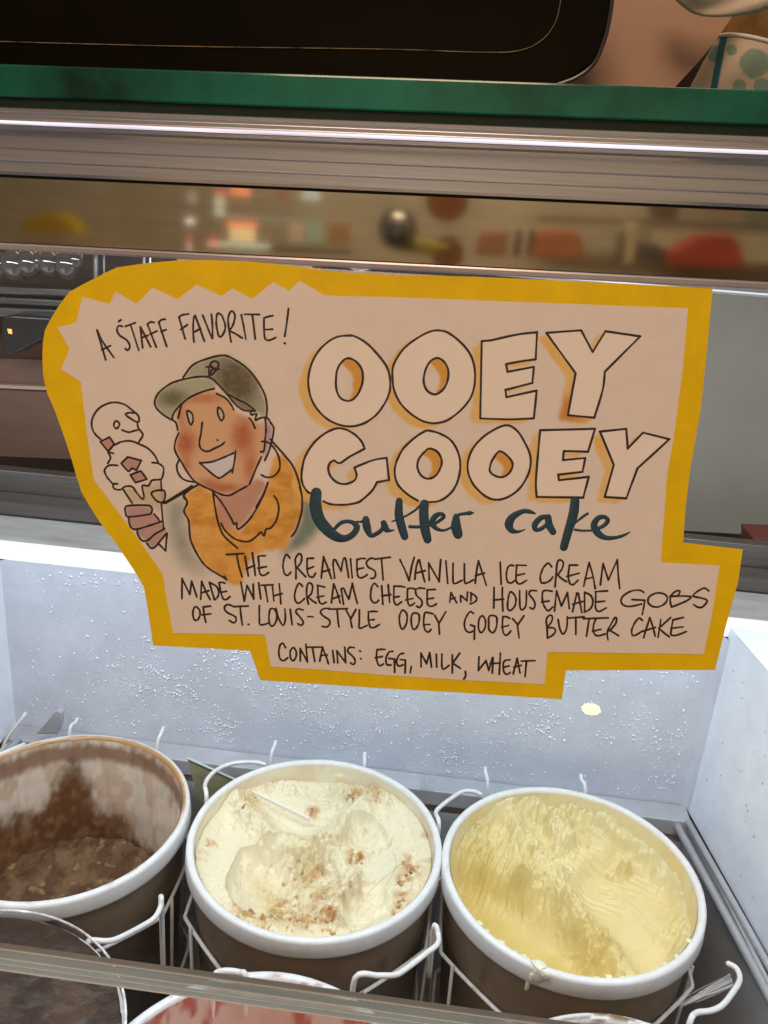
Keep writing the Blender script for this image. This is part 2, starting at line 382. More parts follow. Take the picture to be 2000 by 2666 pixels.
nt.links.new(nz.outputs[0], mrx.inputs[0]); nt.links.new(mrx.outputs[0], nt.nodes["Principled BSDF"].inputs["Emission Strength"])
upper("highlight_bead", *tube([(-1, .4418, .6022), (1, .4418, .6022)], .0009, 8), GLINT, smooth=True)
upper("fascia_gap", *box(-1, 1, .4515, .47, .5767, .5779), BLACKM)
child(guard, "led_strip", *box(-1, 1, .505, .535, .5935, .5990), mat("led", (1, 1, 1), .5, emit=(.8, .88, 1), estr=3))
child(guard, "led_housing", *box(-1, 1, .4755, .56, .5992, .6140), mat("housing", (.5, .5, .5), .5))
upper("glass_shelf", *box(-1, 1, .4525, .90, .6145, .6282), SHELFG)
upper("green_edge", *bevelled(*box(-1, 1, .4470, .4523, .6140, .6288), .0010), GREENG)
upper("dark_reflection", *box(-1, 1, .4488, .475, .6095, .6139), mat("reflection_green", (.012, .035, .026), .35, noise=(4, .5)))  # dark green box stands in for the reflection below the glass edge

# ------------------------------------------------------------------ the sign
PAPER_SEEN = srgb(182, 143, 106)
def tr(pts, x0, y0, s):
    if isinstance(pts, str): pts = [tuple(float(v) for v in q.split(',')[:2]) for q in pts.split()]
    return [(x0 + p[0] / s, y0 + p[1] / s) for p in pts]
ZA = (0, 600, 1.659); ZB = (1000, 600, 1.659); ZCc = (0, 1200, 1.659); ZD = (1000, 1200, 1.659)
outer = tr("640,140 505,160 460,180 420,202 360,232 300,265 265,310 240,348 215,390 195,430 186,480 184,520 184,570 186,620 195,665 205,705 222,742 240,785 263,850 285,912 310,990 330,1060 345,1105 358,1161", *ZA)
outer += tr("318,0 350,130 390,200 430,262 465,310 500,355 560,445 590,490 622,545 640,650 662,797 1080,820 1125,947 1400,965 1659,983", *ZCc)[1:]
outer += tr("300,999 768,1030 785,905 1430,903 1480,700 1530,520 1550,382 1292,352 1303,200 1322,40", *ZD)
outer += tr("1370,760 1400,460 1420,250 1080,232 700,213 400,200 0,190", *ZB)
outer += tr("1430,178 1340,163 1200,145 1060,133 900,127 760,130", *ZA)
inner = tr("248,420 330,400 358,288 475,318 500,264 590,318 660,248 770,298 850,235 960,285 1005,250 1090,298 1180,224 1250,262 1292,220 1345,245 1400,280 1450,284", *ZA)
inner += tr("0,288 600,310 1312,337 1290,600 1250,900", *ZB)
inner += tr("1222,60 1195,438 1448,452 1420,640 1380,835 705,825 693,965 300,944 0,925", *ZD)
inner += tr("1400,903 1170,888 1145,750 750,744 725,620 705,490 600,340 480,180 408,85", *ZCc)
inner += tr("405,1060 380,900 350,655 265,600 303,512", *ZA)
sign = thing("flavour_sign", "hand-lettered white paper sign on yellow card reading OOEY GOOEY butter cake, on the glass", "sign", tuple(onpane(1000, 1250)))
SB, ST = .0006, .0022         # card back and front above the glass
def signpt(x, y, off): return onpane(x, y, off)
def plate(poly, o0, o1):
    n = len(poly); base = [onpane(x, y, ST) for x, y in poly]      # outline fixed at one depth, pushed square to the pane
    V = [p + PN * (o0 - ST) for p in base] + [p + PN * (o1 - ST) for p in base]
    return V, [tuple(range(n)), tuple(range(2 * n - 1, n - 1, -1))] + [(i, (i + 1) % n, n + (i + 1) % n, n + i) for i in range(n)]
V, f = plate(outer, SB, ST - .0003); child(sign, "card_edge", V, f[2:] + f[:1], CREDGE)
V, f = plate(outer, ST - .0003, ST); child(sign, "yellow_card", V, f, YELLOW)

# lettering: strokes read off the sign in pieces; '~' smooth, '-' straight, 'o' smooth closed
Z1 = (100, 660, 4.1475); Z2 = (460, 660, 4.1475); Z3 = (760, 820, 3.318); Z4 = (1200, 820, 2.765); Z5 = (200, 1000, 4.4233)
Z6 = (400, 900, 3.95); Z7 = (760, 1240, 3.318); Z8 = (1200, 1240, 3.318); Z9 = (440, 1220, 4.1475); Z10 = (460, 1420, 4.1475)
Z11 = (820, 1420, 4.1475); Z12 = (1200, 1420, 4.1475); Z13 = (1560, 1380, 4.1475); Z14 = (640, 1640, 4.1475); Z15 = (1000, 1640, 3.318)
L_STAFF = [(Z1, """-637,828 730,1148;-640,832 690,940 818,1125;-688,1042 782,998;~912,790 872,782 852,825 880,885 955,935 990,995 972,1045 942,1030;-872,735 895,718;-945,788 1050,750;-1000,778 1088,1048;-1105,795 1128,1018;
-1105,795 1150,880 1215,1008;-1120,912 1185,888;-1180,765 1275,1010;~1180,768 1212,742 1252,745;-1212,872 1282,840;-1302,745 1388,1005;~1302,750 1332,718 1372,712;-1328,845 1382,825"""),
 (Z2, """-28,690 95,925;~28,690 65,665 130,655;-45,825 120,770;~190,958 180,820 188,700 203,672;-203,672 250,800 302,948;-192,850 262,810;-285,670 340,810 385,920;-378,658 390,780 388,918;o440,655 430,750 450,870 480,900 520,840 525,770 495,680 470,655;
~590,955 572,850 558,720 578,640 608,628 632,680 612,770 570,838;-575,838 640,870 710,915;-700,665 728,800 750,925;-735,658 895,660;-820,662 850,925;~1040,672 985,685 945,700;~945,700 945,800 955,915 1000,938 1070,910;-948,825 1038,818;-1210,598 1190,760 1168,893;-1166,968 1174,972""")]
L1 = [(Z10, """-540,98 725,88;-650,95 675,220 708,338;-740,115 775,330;-820,80 852,322;-755,252 845,215;~960,112 920,112 882,118;~882,118 892,220 900,300 940,325 995,292;-880,245 975,228;~1225,135 1190,98 1162,140 1150,220 1165,300 1200,322 1235,290;
~1290,358 1290,250 1283,150 1320,92 1350,110 1345,185 1300,238;-1300,238 1395,338;-1410,140 1480,138;~1412,140 1410,240 1425,320 1470,342 1502,300;-1408,258 1480,230"""),
 (Z11, """-95,120 82,240 70,350;-95,120 140,240 180,358;-85,285 160,262;~215,355 202,250 200,170 222,155 250,210 285,278;~285,275 300,180 318,138 335,160 365,345;-385,145 405,350;~545,142 500,142 455,155;~455,150 455,240 462,320 492,350 540,335 565,315;-455,258 525,242;
~645,142 600,140 558,180 575,232 640,270 656,312 640,350 600,355;-650,148 815,128;-720,148 738,372;-920,155 975,270 1018,380;-1075,130 1045,230 1020,380;~1080,365 1090,260 1112,170 1128,155;-1128,155 1155,270 1185,392;-1095,298 1190,272;-1235,375 1228,190;-1228,190 1342,390;-1342,390 1358,155;-1415,168 1435,410;~1492,195 1492,390 1522,408 1590,375"""),
 (Z12, """~38,200 40,390 70,405 135,372;-190,165 168,290 155,408;-190,165 230,290 275,428;-158,325 255,298;-425,182 435,420;~570,218 530,215 500,255 492,340 508,395 545,405 582,378;-600,212 705,215;~602,212 595,330 602,395 640,415 710,375;-595,325 685,305;
~980,232 940,192 885,250 858,330 865,395 905,405 960,380 990,342;~1015,445 1028,320 1040,190 1070,155 1105,185 1092,250 1045,318;-1045,318 1090,360 1140,390;-1172,212 1260,212;~1172,212 1160,330 1175,405 1212,422 1265,375;-1145,335 1275,300;-1385,185 1352,320 1325,440;-1385,185 1425,330 1450,465;-1338,365 1430,342"""),
 (Z13, """-12,590 42,362;-42,362 98,540;-98,540 195,320;-195,320 205,480 220,630""")]
L2 = [(Z10, """-60,575 60,358;-60,358 145,530;-145,530 165,385;-165,385 220,555;-272,388 262,580;-272,388 320,500 365,585;-268,512 350,488;-355,398 385,500 410,585;~355,398 430,440 458,500 445,555 412,588;~525,408 490,398 458,402;~462,402 478,500 505,575 540,582 578,553;-485,505 542,495;
-695,395 732,600;-732,600 762,432;-762,432 835,578;-835,578 828,418;-888,405 910,578;-915,430 1045,425;-955,432 985,608;-1035,430 1052,600;-1110,412 1128,628;-1048,545 1140,520;~1360,440 1322,410 1290,470 1275,560 1300,620 1340,612 1382,572;~1425,632 1405,530 1412,430 1445,405 1470,445 1455,520 1412,560;-1420,552 1460,590 1507,622;
-1520,430 1600,450;~1525,432 1530,540 1545,612 1575,630 1615,612;-1515,560 1590,545"""),
 (Z11, """-205,415 190,520 180,620;-205,415 245,520 275,620;-195,575 270,545;-310,635 285,470;~285,470 312,465 335,520 368,580;-368,580 405,408;-405,408 430,520 458,622;~680,445 642,410 612,460 603,560 628,612 665,615 690,592;-722,435 735,635;-792,425 808,615;-725,545 820,530;~975,450 920,440 855,440;~855,440 852,560 862,620 890,642 937,608;-855,560 910,550;
~1080,470 1040,462 1000,468;~1000,468 1000,580 1015,640 1040,648 1078,618;-980,588 1060,572;~1185,465 1125,460 1088,485 1100,540 1150,590 1155,640 1128,668 1100,655;-1215,478 1300,475;~1215,478 1212,580 1220,640 1260,658 1312,632;-1215,578 1280,568;-1470,510 1455,612;-1470,510 1530,618;-1460,582 1515,565;-1575,608 1572,545"""),
 (Z12, """-0,540 65,597;-65,597 72,505;-112,512 108,600;~102,512 150,540 172,575 150,610 98,630;-358,455 355,675;-448,452 448,580 455,710;-352,590 460,578;o540,500 582,540 595,600 575,665 530,702 505,675 508,590 522,525;~635,490 635,600 642,680 672,690 702,640 708,490;~815,490 760,488 735,520 785,590 800,640 780,685 745,670;
~985,495 920,486 882,505 882,600 908,670 945,705 990,665;-870,612 950,600;-1010,705 1032,490;-1032,490 1085,655;-1085,655 1150,510;-1150,510 1170,682;-1252,515 1205,715;-1268,520 1305,725;-1205,635 1315,605;-1250,515 1272,515;-1335,505 1335,718;~1335,505 1400,540 1425,610 1395,685 1330,720;-1450,498 1582,490;~1455,500 1453,600 1455,680 1490,712 1568,675;-1455,610 1555,600"""),
 (Z13, """~480,672 430,648 340,660 265,705 235,760 258,808 320,825 400,812 455,798;-355,750 490,758;-490,758 478,840 465,912;o620,680 700,690 735,730 712,788 640,828 565,820 525,772 545,715;~780,830 765,760 780,700 838,655 870,665 848,710;~762,715 900,712 992,722 920,775 780,830;~1180,655 1135,628 1070,655 1012,708 1075,728 1150,748 1160,780 1110,830 1065,832 1020,805""")]
L3 = [(Z10, """o215,662 250,700 252,760 225,805 190,795 178,730 190,675;-288,665 370,655;-290,665 300,750 318,828;-275,750 372,738;~600,650 550,638 518,672 545,720 630,765 645,805 620,835 568,808;-615,660 775,655;-688,662 700,780 712,860;-774,850 782,852;~895,650 895,780 905,855 990,840;o1012,690 1060,692 1085,770 1060,850 1020,868 998,800;
~1075,680 1100,780 1150,862 1175,800 1170,685;-1228,690 1250,855;~1365,695 1312,685 1290,720 1340,780 1368,830 1348,862 1310,845;-1420,768 1475,770"""),
 (Z11, """~160,680 100,682 62,715 85,755 155,805 160,850 125,880 78,872;-155,688 350,682;-242,690 250,800 262,880;-340,705 390,790;-445,690 390,790;-382,780 402,882;~482,695 480,820 478,888 520,885 565,862;~675,712 620,712 575,718;~578,718 582,820 600,880 640,885 698,852;-588,805 640,800;o955,700 992,740 992,830 955,900 925,880 912,790 928,720;o1085,728 1125,750 1122,840 1080,905 1050,880 1040,790 1055,740;
~1275,738 1200,722 1180,760 1175,850 1190,910 1225,935 1255,905;-1180,855 1242,852;-1295,755 1340,842;-1415,715 1340,842;-1338,840 1345,955"""),
 (Z12, """~135,732 100,715 60,770 38,840 50,910 90,938 130,925;-105,858 150,872;-148,872 145,1012;o235,760 265,810 260,890 225,940 195,912 190,840 205,780;o335,755 385,775 385,870 350,940 305,910 300,830 305,770;~525,788 495,770 452,768;~455,768 448,880 465,955 500,965 540,922;-440,885 515,862;-560,790 615,855;-680,760 615,855;-610,850 628,998;
~935,1000 930,880 922,800 955,755 987,768 975,830 932,880;~930,888 1000,890 1020,930 985,972 935,1000;~1050,800 1068,900 1100,955 1140,900 1150,770;-1150,785 1330,770;-1240,780 1240,960;-1320,790 1590,782;-1385,790 1355,980;~1460,785 1432,860 1432,935 1472,975 1555,955;-1420,928 1510,905"""),
 (Z13, """~95,1185 88,1100 130,1010 170,945 188,962 170,1020 110,1088;-110,1080 160,1110 210,1140;~465,975 430,950 385,1000 350,1080 362,1138 400,1130 460,1092;-545,945 512,1050 480,1160;-545,945 580,1050 602,1145;-460,1095 605,1050;-665,965 635,1155;-770,945 645,1058;-645,1058 700,1110 755,1150;-795,970 910,942;~795,970 780,1060 775,1128 830,1135 940,1095;-775,1060 905,1045""")]
L4 = [(Z14, """~430,190 402,145 372,165 358,240 372,308 410,330 455,300;o515,190 545,230 545,290 515,330 485,300 483,230;-590,335 590,200;-590,200 668,345;-668,345 650,155;-665,185 835,185;-722,190 748,340;-828,190 800,335;-828,190 870,290 893,365;-815,275 880,268;-940,220 955,350;-995,355 985,225;-985,225 1080,352;-1080,352 1070,185;~1170,190 1122,188 1103,230 1160,288 1182,330 1165,372 1130,355;-1232,226 1240,230;-1240,308 1246,312;
~1505,210 1460,208 1420,215;~1420,212 1412,300 1430,370 1455,385 1487,365;-1400,300 1475,285"""),
 (Z15, """~75,185 42,192 18,245 25,298 60,300;-42,245 90,250;-90,250 92,365;~170,200 132,215 108,268 125,310 165,300;-140,255 185,260;-185,260 182,370;-235,315 228,370;-320,318 320,200;-320,200 368,290;-368,290 395,195;-395,195 410,320;-452,210 455,320;~500,210 500,318 520,335 562,305;-590,215 590,370;-655,200 590,290;-592,285 660,330;~702,358 705,395 690,422;
-820,232 815,350;-815,350 880,265;-880,265 905,350;-905,350 935,240;-942,240 935,370;-1005,200 995,380;-915,292 1005,285;~1088,258 1050,262 1030,290 1035,360 1060,382 1088,368;-1035,320 1080,310;-1150,245 1115,378;-1150,245 1175,372;-1120,320 1185,305;-1185,268 1305,265;-1230,270 1218,402""")]
FACE = [(Z6, """~305,330 400,205 540,140 700,100 800,125 960,230 1080,380 1150,520 1168,640 1160,740;~190,765 100,710 30,640 15,570 60,480 180,390 320,345 450,322 570,325 650,380 750,490 830,590 900,650 960,670 1045,672;~625,443 520,470 380,530 280,610 220,680 195,740 205,768 235,800 250,870;~750,490 860,550 960,600 1045,668;~650,495 740,540 800,610 825,660;
~295,600 275,660 255,745;-545,220 605,215;~575,310 572,240 600,172 650,165 672,200 650,235 600,252 580,312;~600,225 635,235 675,240;-600,300 655,245;o350,668 350,720 370,790 390,812 408,770 398,700;o668,635 662,690 685,755 708,768 725,720 705,665;~502,790 490,900 473,990 490,1060 560,1088 620,1060 700,1022 730,995;-656,970 664,972;~475,1205 600,1195 720,1150 822,1105;
~845,1085 835,1180 812,1305;~475,1205 560,1280 640,1345 690,1358 760,1310 815,1270;~262,900 230,970 218,1050 240,1120 290,1200 350,1300 420,1390 520,1450 600,1485 700,1530 780,1540 860,1500 960,1445;~1110,1145 1062,1250 1020,1350 985,1430;~262,1180 240,1240 260,1320 320,1380 430,1405;-120,1622 460,1430;~440,1440 380,1480 310,1545 345,1600 335,1659;
~1000,690 1008,712 1060,702 1048,765 1110,742 1170,745 1210,800 1238,850 1222,960 1190,1080 1145,1180;~985,745 1020,790 1045,850;~1150,750 1157,850 1150,960 1135,1080 1100,1092;~1110,985 1180,995 1240,1050 1290,1150 1298,1260 1245,1338 1170,1355 1110,1330;~1200,960 1350,1130 1440,1250 1495,1400 1527,1550 1530,1659;~1178,1410 1130,1530 1058,1659"""),
 (Z9, """~1413,200 1435,290 1440,420 1410,560 1370,670 1325,732;~490,270 580,380 680,550 700,600 730,585 738,640 770,645 870,550 960,410 1030,270 1070,150;~478,255 500,420 540,600 600,730 740,855;~565,590 610,670 700,750 800,785 880,780 960,720 995,685 1030,725 1050,655 1100,640 1160,560 1187,440 1172,350 1135,295;~160,290 200,370 165,460 215,560 225,680 240,780 300,910 370,1020 450,1090 600,1180 625,1200;-600,1160 625,1200"""),
 (Z5, """~285,640 210,570 175,480 190,380 260,280 360,225 460,212 560,240 640,300 700,350 722,400 710,440;o565,350 620,330 690,342 722,395 705,440 620,395;~700,450 715,510 762,570 755,612 715,670;~525,530 600,555 660,540 722,525;o460,425 430,460 445,508 475,505 495,460;-275,665 380,612;-380,612 435,690;-435,690 365,775;-365,775 275,665;~435,690 400,740 370,780 425,798;
~440,702 520,665 620,655 720,690 820,740 900,820 945,915;~870,905 945,915 1002,965 995,1050 970,1095 870,1110 830,1170 770,1165 758,1200 777,1290 760,1325 700,1260 640,1182 560,1180 510,1215 450,1212 420,1180 432,1148 475,1150;~475,938 380,935 325,990 345,1060 400,1130 432,1160;~365,790 392,850 360,912;-515,915 590,840;-590,840 745,880;-745,880 690,995;~690,995 640,970 595,1002 515,915;
-620,1045 740,1000;-740,1000 810,1095;-810,1095 680,1135;-680,1135 620,1045;-540,1215 640,1370;-972,1100 978,1230;-978,1380 1002,1660;o1000,1222 880,1238 870,1280 930,1348 995,1358 1022,1290;-1000,1372 1330,1172;o560,1432 600,1400 820,1397 867,1430 862,1482 820,1502 600,1527 565,1480;~600,1530 608,1600 640,1660 700,1670 860,1622 985,1580;~895,1500 940,1550 965,1590;~700,1680 710,1740 760,1805 830,1792 900,1730 1015,1665;
~810,1830 860,1890 910,1870 960,1810 1042,1715;-950,1842 1025,1920;-1025,1920 1042,1720""")]
OUTL = [(Z3, """o480,180 540,185 640,240 740,340 820,450 850,560 840,680 780,800 700,890 590,950 480,962 360,930 260,860 180,750 145,620 150,500 190,380 270,270 380,195;o490,375 550,400 600,460 615,540 600,620 560,700 500,742 430,725 390,660 382,570 395,470 440,400;
o1260,135 1350,155 1460,240 1540,340 1580,470 1575,620 1530,740 1430,850 1320,920 1200,935 1080,890 960,790 890,670 870,540 880,430 960,300 1070,210 1180,150;o1250,373 1310,400 1350,470 1347,560 1310,640 1240,687 1170,655 1140,580 1150,490 1190,410;
~630,1155 600,1090 540,1030 450,985 370,985 270,1035 180,1120 110,1240 85,1380 95,1460 130,1520 160,1540;~275,1610 340,1635 450,1640 570,1620 640,1570 700,1510 735,1445;-735,1445 840,1425;-840,1425 820,1235;~820,1235 720,1250 620,1285 540,1320;~540,1320 560,1380 540,1430 470,1460 400,1450 340,1400 315,1330 330,1280 365,1255;~365,1255 415,1280 500,1225 630,1155;
~1150,1612 1200,1617 1290,1600 1380,1530 1430,1440 1455,1320 1440,1200 1380,1090 1290,1030 1190,1000 1140,1010 1050,1070 960,1160 900,1280 890,1380 920,1470 1000,1550 1090,1605;o1190,1155 1260,1185 1295,1260 1280,1330 1240,1390 1180,1415 1120,1390 1085,1320 1095,1250 1140,1190"""),
 (Z4, """-150,190 210,185;-210,185 400,143 548,125;-548,125 538,320;-538,320 430,335 325,355;-325,355 335,410;-335,410 525,375;-525,375 515,490;-515,490 320,540;-320,540 328,592;-328,592 545,545;-545,545 525,745;-525,745 340,752 140,745;-140,745 150,190;
-615,130 865,112;-865,112 948,268;-948,268 1040,118;-1040,118 1290,155;-1290,155 1035,410;-1035,410 1020,540 960,740;-960,740 770,722;-770,722 825,420;-825,420 615,130;o320,795 400,830 460,920 500,1020 490,1130 430,1240 340,1310 250,1330 170,1300 90,1220 50,1120 60,1020 110,930 200,850;o280,982 340,1020 372,1070 360,1120 320,1160 270,1167 215,1135 210,1090 235,1030;
-570,830 965,820;-965,820 915,985;-915,985 740,980;-740,980 735,1045;-735,1045 895,1030;-895,1030 875,1130;-875,1130 700,1150;-700,1150 705,1190;-705,1190 920,1165;-920,1165 880,1315;-880,1315 545,1310;-545,1310 540,1200 555,1000 570,830;
-1000,840 1190,820;-1190,820 1200,962;-1200,962 1310,848;-1310,848 1500,895;-1500,895 1270,1105;-1270,1105 1190,1320;-1190,1320 1035,1310;-1035,1310 1100,1080;-1100,1080 1000,840""")]
def flat_stroke(P, wd, hgt=.00022):
    """ink ribbon lying on the paper: px points + px widths -> thin lens-shaped strip with round ends"""
    P = np.asarray(P, float); m = len(P); wd = np.full(m, wd) if np.isscalar(wd) else np.asarray(wd, float)
    keep = [0] + [i for i in range(1, m) if np.hypot(*(P[i] - P[i - 1])) > .3]; P = P[keep]; wd = wd[keep]; m = len(P)
    T = np.gradient(P, axis=0) if m > 1 else np.array([[1., 0]]); T /= np.linalg.norm(T, axis=1)[:, None] + 1e-9
    r = wd / 2; ex = []
    for k in (.98, .8, .45): ex.append((P[0] - T[0] * r[0] * k, T[0], r[0] * math.sqrt(1 - k * k)))
    mid = [(P[i], T[i], r[i]) for i in range(m)]
    for k in (.45, .8, .98): mid.append((P[-1] + T[-1] * r[-1] * k, T[-1], r[-1] * math.sqrt(1 - k * k)))
    seq = ex + mid; n = len(seq)
    A = np.array([[s[0][0], s[0][1]] for s in seq]); Nn = np.array([[-s[1][1], s[1][0]] for s in seq]); R_ = np.array([s[2] for s in seq])
    cols = []
    for k, h in ((-1, 0.1), (-.6, .8), (0, 1), (.6, .8), (1, 0.1)):
        q = A + Nn * (R_ * k)[:, None]; base = onpane(q[:, 0], q[:, 1], ST)
        cols.append(base + PN * (.00035 + hgt * h))
    V = np.stack(cols, 1).reshape(-1, 3)
    return V, [(i * 5 + j, i * 5 + j + 1, (i + 1) * 5 + j + 1, (i + 1) * 5 + j) for i in range(n - 1) for j in range(4)]
def strokes(groups, width, jit=.35):
    parts = []; h = 0
    for Z, s in groups:
        for q in s.replace("\n", "").split(';'):
            q = q.strip(); k = q[0]; pts = np.array(tr(q[1:], *Z))
            if k == 'o': pts = catmull(pts, 7, True); pts = np.concatenate([pts, pts[:2]])
            elif k == '~' or len(pts) > 2: pts = catmull(pts, 7)
            else: pts = pts[0] + (pts[1] - pts[0]) * np.linspace(0, 1, 6)[:, None]
            m = len(pts); s_ = rng.uniform(0, 50)
            pts = pts + jit * (np.stack([vnoise(np.arange(m) * .35 + s_, np.zeros(m), 1), vnoise(np.arange(m) * .35 + s_, np.zeros(m), 2)], 1) - .5)
            wv = width * (.86 + .32 * vnoise(np.arange(m) * .3 + s_, np.zeros(m), 3)); h = (h + 1) % 7
            parts.append(flat_stroke(pts, wv, .00018 + .00001 * h))
    return merge(parts)
for grp, wd, lb in ((L_STAFF, 5.2, "A STAFF FAVORITE!"), (L1, 5.1, "THE CREAMIEST VANILLA ICE CREAM"), (L2, 5.0, "MADE WITH CREAM CHEESE AND HOUSEMADE GOBS"), (L3, 5.0, "OF ST. LOUIS-STYLE OOEY GOOEY BUTTER CAKE"), (L4, 5.0, "CONTAINS: EGG, MILK, WHEAT")):
    V, f = strokes(grp, wd); child(sign, "lettering", V, f, INK, smooth=True, label="black marker line reading " + lb)
V, f = strokes(OUTL, 5.6); child(sign, "outlined_lettering", V, f, INK, smooth=True, label="black outlined block capitals OOEY GOOEY")
V, f = strokes(FACE, 5.0); child(sign, "drawing", V, f, INK, smooth=True, label="ink drawing of smiling person in cap holding an ice cream cone")
BR = [(Z7, ["212,145,95 205,250,105 235,370,105 305,460,100 390,525,80 470,535,58 540,490,55 560,430,55 505,392,35 430,400,35 372,452,28", "560,392,16 605,392,24 640,372,52", "640,372,60 650,440,70 680,508,44 735,495,38 785,450,36 790,395,44 815,455,58 850,470,26 882,465,12",
   "928,215,60 925,330,75 950,440,75 975,520,66", "865,390,12 930,368,18 1000,335,18 1070,290,20 1105,255,20", "1145,240,78 1140,330,84 1150,450,84 1172,545,72", "1020,435,30 1100,437,28 1195,425,22", "1205,425,26 1260,395,28 1312,350,34 1290,325,34 1240,345,48 1212,400,52 1245,448,38 1310,468,22 1385,438,20",
   "1420,350,56 1418,430,88 1435,500,84", "1415,352,34 1450,330,28 1500,322,28 1540,318,36 1572,315,8"]),
 (Z8, ["640,322,16 590,305,38 530,305,42 450,350,62 415,412,76 440,468,50 500,478,24 553,460,10", "745,350,40 690,360,46 640,415,54 645,462,38 700,450,36 750,405,30", "755,355,56 762,420,66 795,480,58", "985,215,80 970,330,85 925,480,75 888,612,70", "985,405,16 1050,352,24 1095,322,22", "985,462,22 1050,470,20 1125,468,18",
   "1150,462,18 1225,432,34 1268,385,38 1240,352,36 1185,362,46 1150,420,60 1178,485,64 1240,528,46 1320,532,32 1400,512,26 1460,482,10"])]
parts = []
for Z, ss in BR:
    for k, s in enumerate(ss):
        a = np.array([[float(v) for v in q.split(',')] for q in s.split()]); c = catmull(a, 8)
        p = np.array(tr(c[:, :2], *Z)); parts.append(flat_stroke(p, np.maximum(c[:, 2], 4) / Z[2], .00024 + .00001 * k))
V, f = merge(parts); child(sign, "brush_lettering", V, f, TEAL, smooth=True, label="dark teal brush script reading butter cake")

# paper with its watercolour
STEP = 3.0
gx = np.arange(125, 1890, STEP); gy = np.arange(725, 1795, STEP); GX, GY = np.meshgrid(gx, gy)
def blur(a, r):
    if r <= 0: return a
    k = np.exp(-.5 * (np.arange(-int(3 * r), int(3 * r) + 1) / r) ** 2); k /= k.sum()
    a = np.apply_along_axis(lambda v: np.convolve(v, k, 'same'), 0, a); return np.apply_along_axis(lambda v: np.convolve(v, k, 'same'), 1, a)
def mask(poly, r=1.0, wob=4): 
    nx = (fbm(GX / 18, GY / 18, 3, 1) - .5) * wob; ny = (fbm(GX / 18, GY / 18, 3, 9) - .5) * wob
    return blur(inside(GX + nx, GY + ny, poly).astype(float), r)
alb = np.ones(GX.shape + (3,)) * np.array([.80, .775, .74])
alb *= (1 + .07 * (fbm(GX / 40, GY / 40, 4, 3) - .5) + .05 * (fbm(GX / 5, GY / 5, 2, 13) - .5))[..., None]
def paint(m, seen, mott=.25, sc=14, seed=1):
    global alb
    c = srgb(*seen) / PAPER_SEEN * .78
    n = np.clip(1 - mott + 2 * mott * fbm(GX / sc, GY / sc, 4, seed), 0, 1.4)
    a = np.clip(m * n, 0, 1)[..., None]; alb = alb * (1 - a) + c * a
def blob(cx, cy, rx, ry): return np.exp(-(((GX - cx) / rx) ** 2 + ((GY - cy) / ry) ** 2) ** 1.3)
def P(s, Z): return tr(s, *Z)
# washes behind
paint(mask(P("0,330 160,300 170,600 240,900 420,1080 300,1150 120,1000 40,800 0,600", Z9), 6), (118, 98, 70), .35, 30, 4)
paint(mask(P("1430,330 1540,270 1640,640 1480,830 1300,900 1220,960 1215,900 1330,760 1420,560", Z9), 3), (100, 92, 62), .2, 25, 6)
paint(mask(P("1380,0 1440,20 1500,240 1440,330", Z9), 3), (110, 90, 55), .2)
shirt = P("310,180 170,290 200,370 170,460 225,560 240,780 370,1020 470,1100 620,1190 700,1260 790,1240 860,1000 1000,900 1250,870 1320,740 1430,500 1440,300 1370,60 1240,-170 1130,-120 1070,150 950,430 770,700 620,560 480,270", Z9)
paint(mask(shirt, 1.2, 6), (186, 114, 40), .22, 22, 2)
paint(mask(shirt, 2) * np.clip(fbm(GX / 34, GY / 20, 3, 12) * 1.7 - .52, 0, .8), (158, 88, 24), .1, 8, 3)
skin = P("230,640 300,560 450,480 620,460 700,490 790,590 860,690 1000,740 1060,800 1140,790 1150,1000 1100,1140 1000,1420 860,1500 720,1535 600,1485 420,1390 290,1200 220,1050 262,900 240,780", Z6)
paint(mask(skin, 1.2), (176, 116, 68), .1, 30, 5)
sk = mask(skin, 2)
for x, y, rx, ry, a in ((330, 1000, 110, 150, 1), (920, 930, 120, 190, 1), (500, 540, 260, 60, .55), (330, 1250, 60, 120, .6), (700, 1470, 260, 60, .75), (1000, 1250, 80, 170, .65), (560, 1420, 120, 60, .6), (280, 720, 60, 130, .4)):
    paint(sk * blob(400 + x / 3.95, 900 + y / 3.95, rx / 3.95, ry / 3.95) * min(1, a * 1.2), (148, 70, 36), .18, 12, 7)
paint(mask(P("500,270 620,290 860,180 960,100 1060,160 900,480 760,650 700,600 640,690 560,560", Z9), 1.5), (158, 98, 64), .15)
paint(mask(P("475,1205 600,1195 845,1090 835,1180 815,1275 760,1310 690,1355 640,1340", Z6), .8, 1), (172, 140, 112), 0)
for s in ("350,668 350,720 370,790 390,812 408,770 398,700", "668,635 662,690 685,755 708,768 725,720 705,665"): paint(mask(P(s, Z6), .6, 1), (160, 130, 85), 0)
hat = P("305,330 400,205 560,135 700,100 800,125 960,230 1080,380 1160,600 1150,740 1045,672 860,550 750,490 650,380 570,325 450,322", Z6)
paint(mask(hat, 1.2), (138, 112, 76), .1, 16, 8)
paint(mask(hat, 2) * np.clip(blob(400 + 850 / 3.95, 900 + 380 / 3.95, 65, 75) * 1.1, 0, 1), (84, 62, 34), .25, 9, 9)
brim = P("190,765 30,640 15,570 60,480 180,390 320,345 570,325 650,400 625,445 520,470 380,530 280,610 220,680", Z6)
paint(mask(brim, 1.2), (140, 116, 76), .15, 14, 3)
paint(mask(brim, 2) * blob(400 + 200 / 3.95, 900 + 540 / 3.95, 42, 24), (94, 74, 40), .2, 9, 3)
paint(mask(P("750,490 860,550 960,600 1045,665 960,670 900,650 830,590", Z6), 1), (104, 80, 48), .1)
